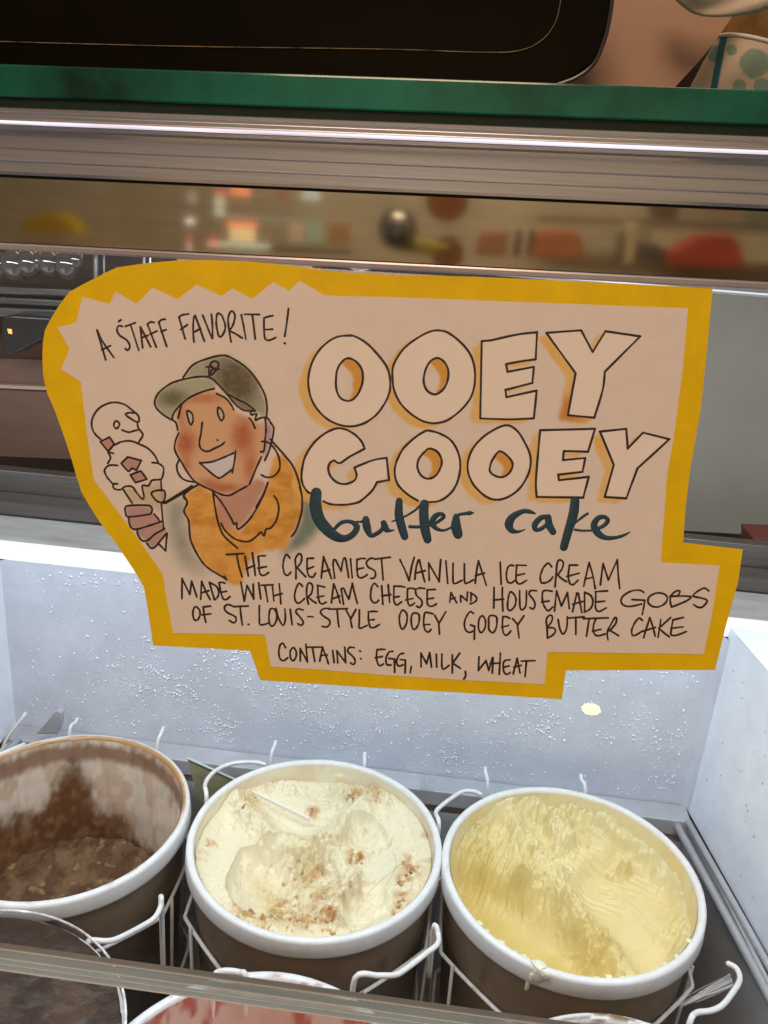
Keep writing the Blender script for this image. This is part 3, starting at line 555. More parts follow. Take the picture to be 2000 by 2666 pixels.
paint(mask(P("560,1430 600,1400 850,1400 865,1470 940,1540 1010,1660 1040,1720 910,1875 850,1885 800,1800 720,1750 690,1670 620,1640", Z5), 1, 2), (152, 98, 72), .12, 10, 2)
for s in ("275,665 380,612 435,690 365,775", "515,915 590,840 745,880 690,995 595,1000", "620,1045 740,1000 810,1095 680,1135", "1000,1222 880,1238 870,1280 930,1348 995,1358 1022,1290"): paint(mask(P(s, Z5), .8, 1), (154, 96, 68), .1)
paint(mask(P("540,1215 640,1370 860,1400 980,1500 975,1240 975,1110 830,1170 770,1165 760,1325 640,1182", Z5), 1.5, 2), (166, 126, 80), .2)
paint(mask(P("1170,760 1230,850 1200,1000 1140,1180 1120,1100 1150,950 1150,780", Z6), 1.5, 2), (150, 100, 82), .1)
# block letters: warm offset shadow, then the letter faces in paper white
def poly(s, Z, smooth=True): p = np.array(P(s, Z)); return catmull(p, 6, True) if smooth else p
LT = []
segs = [q.strip() for q in OUTL[0][1].replace("\n", "").split(';')]
LT.append((poly(segs[0][1:], Z3), poly(segs[1][1:], Z3))); LT.append((poly(segs[2][1:], Z3), poly(segs[3][1:], Z3)))
G = np.concatenate([catmull(P(q[1:], Z3), 6) for q in segs[4:11]]); 
Gp = np.concatenate([catmull(P(segs[4][1:], Z3), 6), catmull(P(segs[5][1:], Z3), 6), P(segs[6][1:], Z3), P(segs[7][1:], Z3), catmull(P(segs[8][1:], Z3), 6), catmull(P(segs[9][1:], Z3), 6), catmull(P(segs[10][1:], Z3), 6)])
LT.append((Gp, None)); LT.append((catmull(P(segs[11][1:], Z3), 6), poly(segs[12][1:], Z3)))
E1 = "150,190 210,185 400,145 548,125 540,320 430,335 325,355 335,410 525,375 515,490 320,540 330,590 545,545 525,745 140,745"
Y1 = "615,130 865,112 948,268 1040,118 1290,155 1035,410 1020,540 960,740 770,722 825,420"
E2 = "570,830 965,820 915,985 740,980 735,1045 895,1030 875,1130 700,1150 705,1190 920,1165 880,1315 545,1310 540,1200 555,1000"
Y2 = "1000,840 1190,820 1200,962 1310,848 1500,895 1270,1105 1190,1320 1035,1310 1100,1080"
s4 = [q.strip() for q in OUTL[1][1].replace("\n", "").split(';')]
oo = [q for q in s4 if q[0] == 'o']
LT += [(poly(E1, Z4, False), None), (poly(Y1, Z4, False), None), (poly(oo[0][1:], Z4), poly(oo[1][1:], Z4)), (poly(E2, Z4, False), None), (poly(Y2, Z4, False), None)]
face = np.zeros(GX.shape); shadow = np.zeros(GX.shape)
nx = (fbm(GX / 30, GY / 30, 3, 21) - .5) * 10; ny = (fbm(GX / 30, GY / 30, 3, 22) - .5) * 8
for o_, i_ in LT:
    a = inside(GX, GY, o_); 
    if i_ is not None: a &= ~inside(GX, GY, i_)
    face = np.maximum(face, a)
    for t in (.35, .7, 1):
        s = inside(GX + nx + 23 * t, GY + ny - 14 * t, o_)
        if i_ is not None: s &= ~inside(GX + nx + 23 * t, GY + ny - 14 * t, i_)
        shadow = np.maximum(shadow, s)
fo = np.clip(fbm(GX / 90, GY / 70, 3, 31) * 1.6 - .25, .25, 1)
paint(blur(shadow, .8) * (.7 + .3 * fo), (186, 124, 50), .12, 20, 14)
for i_ in [q[1] for q in LT if q[1] is not None]:
    s = shadow * inside(GX, GY, i_); paint(blur(s, .9), (176, 106, 36), .15, 10, 15)
paint(blur(shadow, 2) * blob(1480, 1075, 45, 45), (160, 88, 30), .2, 12, 3)
a = blur(face, .5)[..., None]; alb = alb * (1 - a) + np.array([.88, .86, .82]) * a * (1 + .04 * (fbm(GX / 25, GY / 25, 3, 4) - .5))[..., None]
# sheet cut to its outline
ins = inside(GX, GY, inner); c = ins[:-1, :-1] | ins[1:, :-1] | ins[:-1, 1:] | ins[1:, 1:]
pts = np.stack([GX, GY], -1).reshape(-1, 2).copy(); inn = np.array(inner)
use = np.zeros(GX.shape, bool); use[:-1, :-1] |= c; use[1:, :-1] |= c; use[:-1, 1:] |= c; use[1:, 1:] |= c
outi = np.where((use & ~ins).ravel())[0]
def nearest(p):
    a = inn; b = np.roll(inn, -1, 0); d = b - a; t = np.clip(((p[:, None] - a) * d).sum(-1) / ((d ** 2).sum(-1) + 1e-9), 0, 1)
    q = a + d * t[..., None]; k = ((p[:, None] - q) ** 2).sum(-1).argmin(1); return q[np.arange(len(p)), k]
pts[outi] = nearest(pts[outi])
idx = -np.ones(GX.size, int); ui = np.where(use.ravel())[0]; idx[ui] = np.arange(len(ui)); I = idx.reshape(GX.shape)
ii, jj = np.where(c); Q = np.stack([I[ii, jj], I[ii, jj + 1], I[ii + 1, jj + 1], I[ii + 1, jj]], 1)
pv = onpane(pts[ui, 0], pts[ui, 1], ST) + PN * .0003
me = bigmesh(pv - np.array(sign.location), Q); setcol(me, alb.reshape(-1, 3)[ui])
link("paper", me, PAPER, sign)
V, f = plate(inner, ST + .0001, ST + .00029); child(sign, "paper_edge", V, f[2:], CREDGE)

# ------------------------------------------------------------------ tubs and ice cream
def lump(c, s, n=10, seed=0, amp=.25):
    bm = bmesh.new(); bmesh.ops.create_icosphere(bm, subdivisions=3, radius=1); V = np.array([v.co[:] for v in bm.verts]); Fc = [[v.index for v in q.verts] for q in bm.faces]; bm.free()
    nz = fbm(V[:, 0] * 2 + 7 + seed, V[:, 1] * 2 + V[:, 2] * 3, 3, seed); return V * (1 + amp * (nz - .5) * 2)[:, None] * np.array(s) + np.array(c), Fc
RT = .1135
RIMV = mat("waxed_rim_soiled", (.8, .79, .76), .35, vcol=True, noise=(70, .05), bump=(90, .2, .0006))
def smear_choc(a, r, z, n, m):
    back = sstep(-.5, .3, np.sin(a)); inner = sstep(.1180, .1145, r); return back * inner * (.35 + 1.1 * n) + .5 * sstep(.62, .72, n) * sstep(.1195, .116, r) + .9 * sstep(.5, .9, np.cos(a - 1.0)) * sstep(.1195, .1150, r) * n * 1.5, (.40, .22, .08)
def smear_mid(a, r, z, n, m): return .35 * sstep(.116, .1135, r) * n + .5 * sstep(.66, .75, m) * sstep(.117, .114, r), (.72, .58, .32)
def smear_yel(a, r, z, n, m): return .5 * sstep(.1165, .1135, r) * n + .4 * sstep(.64, .75, n), (.72, .62, .36)
def smear_red(a, r, z, n, m): return .8 * sstep(.60, .70, n) * sstep(-.014, -.004, z), (.40, .16, .12)
def smear_spot(a, r, z, n, m): return sstep(.52, .62, n) * sstep(-.016, -.003, z), (.22, .13, .06)
def tub(cx, cy, z, label, inner_fn=None, depth=.235, smear=None):
    t = thing("ice_cream_tub", label, "tub", (cx, cy, z - depth), "round cardboard ice cream tubs in the freezer")
    body = [(.1, -depth), (.1045, -depth), (.1150, -.014), (.1135, -.0135)]
    child(t, "cardboard_body", *lathe([(0.001, -depth + .001), (.1035, -depth), (.1155, -.0150), (.1158, -.0140), (.1140, -.0130)], (cx, cy, z)), KRAFT, smooth=True)
    rim = [(.1132, -.017), (.1190, -.0185), (.1212, -.0172), (.1217, -.0150), (.1207, -.0030), (.1200, -.0008), (.1180, .0002), (.1155, .0001), (.1138, -.0012), (.1130, -.0040), (.1128, -.0170), (.1132, -.017)]
    rv, rf = lathe(rim, (cx, cy, z), 256); rv = np.array(rv); ra = np.arctan2(rv[:, 1] - cy, rv[:, 0] - cx); rr_ = np.hypot(rv[:, 0] - cx, rv[:, 1] - cy); rz = rv[:, 2] - z
    nn = fbm(ra * 9 + 40, rr_ * 900 + rz * 300, 4, int(abs(cx) * 900)); n2 = fbm(ra * 40 + 40, rz * 500, 3, 7)
    cc = np.ones((len(rv), 3)) * np.array([.74, .735, .715]) * (.93 + .12 * n2)[:, None]
    am = np.zeros(len(rv)); smc = (.5, .3, .12)
    if smear: am, smc = smear(ra, rr_, rz, nn, n2)
    am = np.clip(am, 0, 1)[:, None]; cc = cc * (1 - am) + np.array(smc) * am
    wob = .0004 * (fbm(ra * 5 + 9, rz * 0 + cx * 50, 2, 3) - .5); rv[:, 2] += wob; rv[:, 0] += np.cos(ra) * wob; rv[:, 1] += np.sin(ra) * wob
    me = mesh(rv - np.array(t.location), rf); setcol(me, cc); link("rim", me, RIMV, t, smooth=True)
    # inner wall with colour
    n = 256; zs = np.linspace(-.003, -depth + .004, 70); an = np.arange(n) * 2 * np.pi / n
    A, Zz = np.meshgrid(an, zs); rr = .1129 + Zz * .045
    V = np.stack([cx + rr * np.cos(A), cy + rr * np.sin(A), z + Zz], -1).reshape(-1, 3)
    Q = [(i * n + j, (i + 1) * n + j, (i + 1) * n + (j + 1) % n, i * n + (j + 1) % n) for i in range(len(zs) - 1) for j in range(n)]
    me = bigmesh(V - np.array(t.location), Q)
    cc = inner_fn(V, A.ravel(), Zz.ravel()) if inner_fn else np.ones((len(V), 3)) * np.array([.70, .67, .58])
    setcol(me, cc); link("inner_wall", me, TUBIN, t, smooth=True)
    return t
def disc_grid(cx, cy, z, hfun, n=420, R=RT - .0022, lim_on=True):
    a = np.linspace(-1, 1, n); U, W = np.meshgrid(a, a)
    # square -> disc
    X = U * np.sqrt(1 - W * W / 2) * R + cx; Y = W * np.sqrt(1 - U * U / 2) * R + cy
    px, py = project(np.stack([X, Y, np.full_like(X, z)], -1))
    H, C = hfun(px, py, X - cx, Y - cy)
    rr = np.hypot(X - cx, Y - cy) / R
    lim = (-.0045 - z) + np.clip(1 - rr, 0, 1) * .16 + .0015 * (fbm(px / 14, py / 14, 3, 55) - .5)
    k = .003; H = lim - k * np.logaddexp(0, (lim - H) / k) if lim_on else H
    H = np.where(rr > .994, H - .012, H)
    V = np.stack([X, Y, z + H], -1).reshape(-1, 3); i = np.arange(n - 1); I, J = np.meshgrid(i, i, indexing='ij'); b = (I * n + J).ravel()
    return V, np.stack([b, b + 1, b + n + 1, b + n], 1), C.reshape(-1, 3)
def ice(cx, cy, z, hfun, label, name="ice_cream", n=420, cat="ice cream", R=RT - .0010, lim_on=True, m=None):
    V, Q, C = disc_grid(cx, cy, z, hfun, n, R, lim_on)
    o = np.array([cx, cy, z]); me = bigmesh(V - o, Q); setcol(me, C)
    ob = link(name, me, m or CREAM, None, True, label, cat); ob.location = tuple(o); return ob
def G2(px, py, x, y, rx, ry=None, ang=0, p=1.0):
    ry = ry or rx; c, s = math.cos(math.radians(ang)), math.sin(math.radians(ang)); u = ((px - x) * c + (py - y) * s) / rx; v = (-(px - x) * s + (py - y) * c) / ry
    return np.exp(-(u * u + v * v) ** p)
def seg_d(px, py, pts):
    P_ = np.array(pts, float); best = np.full(px.shape, 1e9)
    for a, b in zip(P_[:-1], P_[1:]):
        d = b - a; t = np.clip(((px - a[0]) * d[0] + (py - a[1]) * d[1]) / (d @ d), 0, 1)
        best = np.minimum(best, np.hypot(px - a[0] - t * d[0], py - a[1] - t * d[1]))
    return best
def sstep(a, b, x): t = np.clip((x - a) / (b - a), 0, 1); return t * t * (3 - 2 * t)

def torn(px, py, wx, wy, spots, seed, amin, amax):       # torn lumps raised out of the surface itself
    r_ = np.random.default_rng(seed); out = np.zeros_like(px)
    for x, y, sx, sy, cnt in spots:
        for q in range(cnt):
            a = amin + (amax - amin) * r_.uniform() ** 2; rad = (a / amax) * 9 + 5
            cx_, cy_ = x + r_.normal(0, sx), y + r_.normal(0, sy); an = r_.uniform(0, 180); st = r_.uniform(.5, 1)
            sel = (np.abs(px - cx_) < 60) & (np.abs(py - cy_) < 60)
            if sel.any(): out[sel] = np.maximum(out[sel], a * G2(wx[sel], wy[sel], cx_, cy_, rad, rad * st, an, 1.8))
    return out
def cream_mid(px, py, u, v):
    rr = np.hypot(u, v) / RT
    H = .005 * (fbm(px / 130, py / 130, 3, 2) - .5)
    wx = px + 26 * (fbm(px / 45, py / 45, 3, 4) - .5); wy = py + 26 * (fbm(px / 45, py / 45, 3, 5) - .5)
    H += .004 * sstep(.8, 1, rr) * (py < 2250) - .006 * G2(px, py, 830, 2020, 240, 22, 4)
    H += .0045 * sstep(.2, -1, v / RT) + .004 * sstep(2380, 2450, py)
    # main scoop hollow: sharp on its left edge, open to the right
    d1 = ((wx - 735) / 150) ** 2 + ((wy - 2300) / 118) ** 2; bowl = np.clip(1 - d1, 0, 1)
    H -= .017 * bowl ** .6 * (1 - .55 * sstep(760, 900, wx))
    # ripples across the hollow
    ph = (wx * .35 + wy * 1.0) / 7.5 + 6 * fbm(px / 60, py / 60, 3, 8)
    rip = np.abs(np.sin(ph)) ** .7
    rm = G2(wx, wy, 810, 2290, 125, 95, -20, 1.4)
    H += .0030 * (rip - .5) * rm
    # upper ridge / torn flap
    dr = seg_d(wx, wy, [(590, 2070), (640, 2130), (720, 2190), (800, 2215), (890, 2160), (950, 2110)])
    H += .008 * np.exp(-(dr / 30) ** 2) ; H -= .005 * G2(wx, wy, 760, 2140, 90, 40, 10)
    w2x = px + 90 * (fbm(px / 55, py / 55, 3, 64) - .5); w2y = py + 80 * (fbm(px / 55, py / 55, 3, 65) - .5)
    H -= .0085 * np.clip(1 - ((w2x - 945) / 72) ** 2 - ((w2y - 2175) / 48) ** 2, 0, 1) ** .9
    H -= .0065 * np.clip(1 - ((w2x - 955) / 78) ** 2 - ((w2y - 2385) / 66) ** 2, 0, 1) ** .9
    H += .006 * np.exp(-(seg_d(wx, wy, [(930, 2290), (890, 2350), (850, 2400), (880, 2430)]) / 16) ** 2)
    # crumbs of cake
    cr = np.zeros_like(px)
    for x, y, r, a in ((930, 2235, 26, 1), (918, 2222, 18, .8), (1075, 2270, 22, .9), (1050, 2300, 20, .7), (1045, 2335, 18, .7), (1040, 2372, 22, .6), (1060, 2245, 14, .8), (635, 2370, 28, .9), (650, 2400, 24, .9), (690, 2415, 26, .9), (740, 2420, 26, .7), (790, 2432, 30, .8), (850, 2425, 28, 1), (860, 2400, 22, .8), (800, 2400, 28, .7), (720, 2385, 20, .9),
                       (820, 2110, 20, .8), (930, 2075, 24, .7), (960, 2060, 20, .6), (985, 2080, 18, .5), (740, 2295, 18, .6), (790, 2250, 20, .6), (840, 2310, 22, .6), (915, 2312, 26, .8), (880, 2365, 16, .7), (650, 2090, 22, .5), (700, 2060, 16, .4), (760, 2335, 18, .6), (720, 2325, 20, .5), (545, 2200, 12, .5), (530, 2230, 10, .6), (1100, 2190, 10, .6), (770, 2240, 14, .5), (830, 2250, 18, .6)):
        cr = np.maximum(cr, a * G2(wx, wy, x, y, r, r * .8, 0, 1.2))
    crn = cr * np.clip(fbm(px / 14, py / 14, 4, 14) * 3.2 - 1.0, 0, 1)
    H += .0075 * crn * (fbm(px / 7, py / 7, 3, 15) - .35)
    rough = np.clip(cr + rm * .55 + np.exp(-(dr / 40) ** 2) * .7 + G2(wx, wy, 900, 2060, 110, 40) * .7 + G2(wx, wy, 720, 2430, 190, 36, 8) * .8, 0, 1)
    H += .0022 * rough * (fbm(px / 14, py / 14, 3, 6) - .5) + .0005 * rough * (fbm(px / 5, py / 5, 3, 16) - .5) + .0003 * (fbm(px / 8, py / 8, 3, 26) - .5)
    pock = np.clip(fbm(px / 10, py / 10, 2, 33) - .70, 0, 1) * 6; H -= .0022 * np.clip(pock, 0, 1) * (.3 + rough)
    C = np.ones(px.shape + (3,)) * np.array([.76, .69, .48])
    yel = np.clip(rough * .7 + .5 * bowl, 0, 1)[..., None] * np.clip(fbm(px / 40, py / 40, 3, 19) * 1.7 - .3, 0, 1)[..., None]
    C = C * (1 - yel * .9) + np.array([.62, .51, .26]) * yel * .9
    gold = (np.maximum(G2(wx, wy, 760, 2415, 150, 34, 6), np.maximum.reduce([.75 * G2(wx, wy, 700, 2290, 28, 60, -20), .7 * G2(wx, wy, 860, 2340, 60, 60), .7 * G2(wx, wy, 960, 2070, 80, 30, 20), .6 * G2(wx, wy, 1060, 2290, 34, 80), .5 * G2(wx, wy, 660, 2100, 60, 28, 25), .5 * G2(wx, wy, 900, 2180, 60, 20, -20)])) * np.clip(fbm(px / 22, py / 22, 4, 41) * 2.2 - .7, 0, 1))[..., None]
    C = C * (1 - gold) + np.array([.56, .38, .14]) * gold
    k = np.clip(crn * 1.25, 0, 1)[..., None]; C = C * (1 - k) + np.array([.52, .27, .10]) * k
    sp = (np.clip(fbm(px / 6, py / 6, 2, 51) - .80, 0, 1) * 9)[..., None] * .45; C = C * (1 - np.clip(sp, 0, .6)) + np.array([.45, .36, .20]) * np.clip(sp, 0, .6)
    bw = np.abs(fbm((wx * .8 + wy * .5) / 34, (wy * .8 - wx * .5) / 15, 3, 36) - .5) * 2
    H += .0024 * rough * (.3 - bw)
    bw2 = np.abs(fbm(wx / 60, wy / 42, 3, 46) - .5) * 2; H -= .0014 * np.exp(-(bw2 / .10) ** 2) * (.2 + rough)
    tx = px + 16 * (fbm(px / 12, py / 12, 3, 74) - .5); ty = py + 16 * (fbm(px / 12, py / 12, 3, 75) - .5)
    H += torn(px, py, tx, ty, ((700, 2060, 40, 12, 14), (930, 2060, 36, 14, 22), (985, 2080, 20, 12, 12), (850, 2215, 40, 16, 16), (780, 2300, 44, 34, 34), (700, 2415, 55, 12, 26), (860, 2420, 34, 12, 18), (640, 2130, 20, 14, 10), (930, 2240, 26, 14, 12), (1070, 2300, 16, 40, 14), (900, 2330, 16, 30, 14)), 5, .0006, .0022)
    H = H * 1.75
    return H, C

def cream_right(px, py, u, v):
    rr = np.hypot(u, v) / RT
    wx = px + 30 * (fbm(px / 40, py / 40, 4, 4) - .5); wy = py + 30 * (fbm(px / 40, py / 40, 4, 5) - .5)
    H = .004 * (fbm(px / 120, py / 120, 3, 7) - .5)
    H += .008 * sstep(.86, .99, rr) * sstep(0, 60, (px - 1250) * .75 - (py - 2250) * .3 + 60) * (.7 + .6 * fbm(px / 25, py / 25, 3, 61))
    # centre ridge running down to the right
    rd = seg_d(wx, wy, [(1290, 2085), (1330, 2150), (1385, 2230), (1440, 2300), (1490, 2370), (1540, 2440), (1600, 2470)])
    H += .012 * np.exp(-(rd / 26) ** 2) * (1 - .35 * sstep(2350, 2470, py))
    rd2 = seg_d(wx, wy, [(1210, 2225), (1260, 2230), (1330, 2270), (1390, 2320)]); H += .008 * np.exp(-(rd2 / 24) ** 2)
    # lumps
    for x, y, r, a in ((1375, 2110, 30, .014), (1440, 2165, 34, .020), (1470, 2205, 28, .014), (1410, 2075, 30, .010), (1560, 2110, 26, .008), (1625, 2250, 20, .012), (1360, 2290, 28, .010), (1500, 2120, 40, .006), (1270, 2120, 34, .010), (1560, 2455, 34, .010), (1500, 2420, 30, .006)):
        H += a * G2(wx, wy, x, y, r, r * .85, 0, 1.3) * (.75 + .5 * fbm(px / 10, py / 10, 3, 71))
    # deep smooth hollow in front-left
    hl = seg_d(px, py, [(1230, 2310), (1300, 2370), (1400, 2450), (1520, 2520)]); H -= .024 * np.exp(-(hl / 90) ** 4)
    # smooth scooped lanes on the right
    sideR = sstep(0, 50, (px - 1440) - (py - 2280) * .62)      # right of the ridge
    lane = seg_d(px, py, [(1560, 2300), (1640, 2390), (1700, 2470)]); H -= .013 * np.exp(-(lane / 62) ** 4)
    lane2 = seg_d(px, py, [(1640, 2230), (1730, 2310), (1800, 2400)]); H -= .008 * np.exp(-(lane2 / 58) ** 4)
    H += .002 * np.exp(-(seg_d(px, py, [(1600, 2290), (1660, 2345), (1715, 2410)]) / 7) ** 2)
    # fringe along the far wall
    fr = seg_d(wx, wy, [(1560, 2150), (1640, 2185), (1720, 2250), (1790, 2330)]); H += .009 * np.exp(-(fr / 20) ** 2)
    # rake ripples
    ph = ((px - 1560) * .45 - (py - 2260) * 1.0) / 2.6 + 5 * fbm(px / 45, py / 45, 3, 8)
    rm = np.clip(G2(px, py, 1570, 2250, 85, 85, 35, 1.5) + .8 * G2(px, py, 1530, 2180, 70, 50) + .6 * np.exp(-(fr / 40) ** 2), 0, 1)
    H += .0013 * np.sin(ph) * rm
    ph2 = ((px - 1290) * .9 + (py - 2200) * .55) / 3.0 + 4 * fbm(px / 40, py / 40, 3, 18); H += .0013 * np.sin(ph2) * (G2(px, py, 1270, 2230, 80, 70) + .8 * G2(px, py, 1480, 2130, 110, 45, 20))
    smooth = np.clip(np.exp(-(lane / 62) ** 6) + np.exp(-(lane2 / 56) ** 6) + np.exp(-(hl / 85) ** 6), 0, 1)
    rough = np.clip(1 - smooth, 0, 1) * (.45 + .55 * np.clip(np.exp(-(rd / 60) ** 2) + G2(px, py, 1450, 2130, 170, 90) + G2(px, py, 1280, 2200, 90, 110), 0, 1))
    bw = np.abs(fbm(wx / 30, wy / 30, 3, 6) - .5) * 2; H += .0042 * rough * (.35 - bw) + .0007 * rough * (fbm(px / 9, py / 9, 3, 16) - .5)
    H += .0004 * (fbm(px / 6, py / 6, 2, 77) - .5)
    H += .012 * sstep(2500, 2580, py) * sstep(.85, 1, rr)
    H += .004 * G2(wx, wy, 1765, 2420, 40, 30) * fbm(px / 8, py / 8, 3, 44)
    C = np.ones(px.shape + (3,)) * np.array([.72, .605, .30])
    g = (np.exp(-(hl / 110) ** 4) * .75 + .35 * np.clip(fbm(px / 50, py / 50, 3, 5) * 2 - .8, 0, 1))[..., None]; g = np.clip(g, 0, 1)  # front hollow tinted deeper gold for light scattered within it, rest random
    C = C * (1 - g) + np.array([.60, .45, .13]) * g
    pale = (np.exp(-(fr / 30) ** 2) * .5 + .6 * sstep(.93, .99, rr) * fbm(px / 20, py / 20, 3, 9))[..., None]; pale = np.clip(pale, 0, .8)
    C = C * (1 - pale) + np.array([.66, .60, .36]) * pale
    H += .0028 * rough * (fbm(px / 11, py / 11, 3, 91) - .5) * np.clip(np.exp(-(rd / 70) ** 2) + G2(px, py, 1450, 2130, 170, 90) + .5 * G2(px, py, 1280, 2200, 90, 110), 0, 1)
    tx = px + 20 * (fbm(px / 12, py / 12, 3, 74) - .5); ty = py + 20 * (fbm(px / 12, py / 12, 3, 75) - .5)
    H += torn(px, py, tx, ty, ((1300, 2110, 26, 20, 20), (1345, 2170, 20, 20, 20), (1385, 2090, 34, 16, 22), (1440, 2150, 30, 28, 30), (1400, 2240, 20, 26, 24), (1440, 2300, 18, 20, 24), (1475, 2340, 16, 18, 22), (1500, 2395, 18, 18, 22), (1550, 2440, 26, 16, 22), (1370, 2300, 26, 16, 20), (1250, 2215, 26, 18, 18), (1550, 2105, 34, 16, 22), (1640, 2170, 28, 16, 18), (1720, 2240, 22, 18, 16), (1625, 2250, 10, 12, 8), (1765, 2420, 28, 14, 16), (1240, 2150, 16, 24, 14)), 6, .0008, .0032)
    H = H * 1.25
    return H, C

def smear_wall(V, A, Zz):          # chocolate left on the wall of the empty tub
    arc = A * 6; zz = -Zz * 100
    n1 = fbm(A * 8, Zz * 50, 4, 3); n2 = fbm(A * 22, Zz * 110 + 3, 4, 5); n3 = fbm(A * 60, Zz * 14, 3, 9)
    px, py = project(V)
    base = np.ones((len(V), 3)) * np.array([.78, .69, .57])
    base = base * (.82 + .3 * n2)[:, None]
    def mix(b, c, a): a = np.clip(a, 0, 1)[:, None]; return b * (1 - a) + np.array(c) * a
    b = mix(base, (.50, .30, .14), sstep(.45, .62, n1) * .45)
    drip = sstep(.60, .68, fbm(A * 22, Zz * 16, 3, 6)) * np.exp(zz / -5) * .45; b = mix(b, (.30, .13, .05), drip)
    edge = sstep(1.5, .5, np.abs(zz - 1.3 - 1.0 * n2)); b = mix(b, (.20, .085, .035), edge * .8)
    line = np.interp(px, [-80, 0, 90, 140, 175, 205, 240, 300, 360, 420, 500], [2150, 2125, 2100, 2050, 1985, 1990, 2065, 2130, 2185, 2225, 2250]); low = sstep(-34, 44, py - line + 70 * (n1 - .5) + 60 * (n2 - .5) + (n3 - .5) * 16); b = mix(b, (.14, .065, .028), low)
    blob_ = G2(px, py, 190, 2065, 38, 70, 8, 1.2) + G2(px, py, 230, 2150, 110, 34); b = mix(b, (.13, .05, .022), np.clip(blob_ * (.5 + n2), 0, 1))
    tan = sstep(.38, .78, fbm(A * 18, Zz * 110, 4, 15)) * low; b = mix(b, (.33, .19, .09), tan * .7)
    return b
def smear_pink(V, A, Zz):
    n = fbm(A * 9, Zz * 26, 4, 3); b = np.ones((len(V), 3)) * np.array([.66, .50, .44]); a = sstep(.45, .6, n)[:, None]
    return b * (1 - a) + np.array([.45, .12, .08]) * a
def cream_wall(c1, c2):
    def fn(V, A, Zz):
        n = fbm(A * 8, Zz * 40, 4, 8); a = sstep(.4, .62, n)[:, None] * .6
        return np.ones((len(V), 3)) * np.array(c1) * (1 - a) + np.array(c2) * a
    return fn
def chocolate(px, py, u, v):
    rr = np.hypot(u, v) / .1
    n = fbm(u * 60, v * 60, 5, 3)
    H = .014 * sstep(.35, 1.06, rr) ** 1.5 * (.7 + .6 * n) - .004 + .009 * (fbm(u * 55, v * 55, 4, 8) - .5) + .003 * (n - .5) + .006 * sstep(-.02, .1, v)
    a = sstep(.38, .72, fbm(u * 70, v * 70, 4, 12))[..., None] * .8
    C = np.ones(px.shape + (3,)) * np.array([.105, .052, .022]) * (1 - a) + np.array([.21, .125, .06]) * a
    k = sstep(.66, .74, fbm(u * 120, v * 120, 3, 22))[..., None] * .4; C = C * (1 - k) + np.array([.46, .29, .16]) * k
    return H, C
def pinkice(px, py, u, v):
    n = fbm(u * 40, v * 40, 4, 3); sw = np.abs(np.sin((u * 1.2 + v) * 90 + 6 * n)) ** 3
    H = .006 * (n - .5) + .002 * sw; a = sw[..., None] * .8
    return H, np.ones(px.shape + (3,)) * np.array([.66, .50, .43]) * (1 - a) + np.array([.50, .22, .16]) * a
def darkice(px, py, u, v):
    n = fbm(u * 70, v * 70, 5, 3); H = .003 * (n - .5)
    a = sstep(.48, .62, fbm(u * 50, v * 40, 4, 7))[..., None] * .4
    return H, np.ones(px.shape + (3,)) * np.array([.040, .020, .010]) * (1 - a) + np.array([.13, .075, .045]) * a
def plain(c, c2, seed):
    def fn(px, py, u, v):
        n = fbm(u * 60, v * 60, 4, seed); a = sstep(.45, .6, n)[..., None]
        return .006 * (n - .5), np.ones(px.shape + (3,)) * np.array(c) * (1 - a) + np.array(c2) * a
    return fn
TL, TM, TR = (-.336, .637), (-.088, .641), (.153, .640)
BL, BM, BR_ = (-.303, .384), (-.085, .371), (.170, .374)
tub(*TL, 0, "nearly empty brown cardboard tub with white rim and chocolate smears inside", smear_wall, smear=smear_choc)
tub(*TM, 0, "full tub of pale cream ice cream with orange cake crumbs, middle of the back row", cream_wall((.80, .74, .56), (.70, .56, .36)), smear=smear_mid)
tub(*TR, 0, "tub of deep yellow ice cream by the right wall, drip on its rim", cream_wall((.80, .70, .42), (.78, .60, .26)), smear=smear_yel)
ice(*TL, -.145, chocolate, "dark chocolate residue at the bottom of the nearly empty tub", "chocolate_residue", 260, "ice cream", .1062, m=MATTE)
mid = ice(*TM, -.022, cream_mid, "pale vanilla ice cream with orange butter cake crumbs and a scooped hollow", n=520)
right = ice(*TR, -.030, cream_right, "yellow ice cream with smooth scooped lanes and a torn ridge down the middle", n=520)
mv = np.empty(len(mid.data.vertices) * 3, np.float32); mid.data.vertices.foreach_get("co", mv); mv = mv.reshape(-1, 3) + np.array(mid.location)
mpx, mpy = project(mv); ck = []
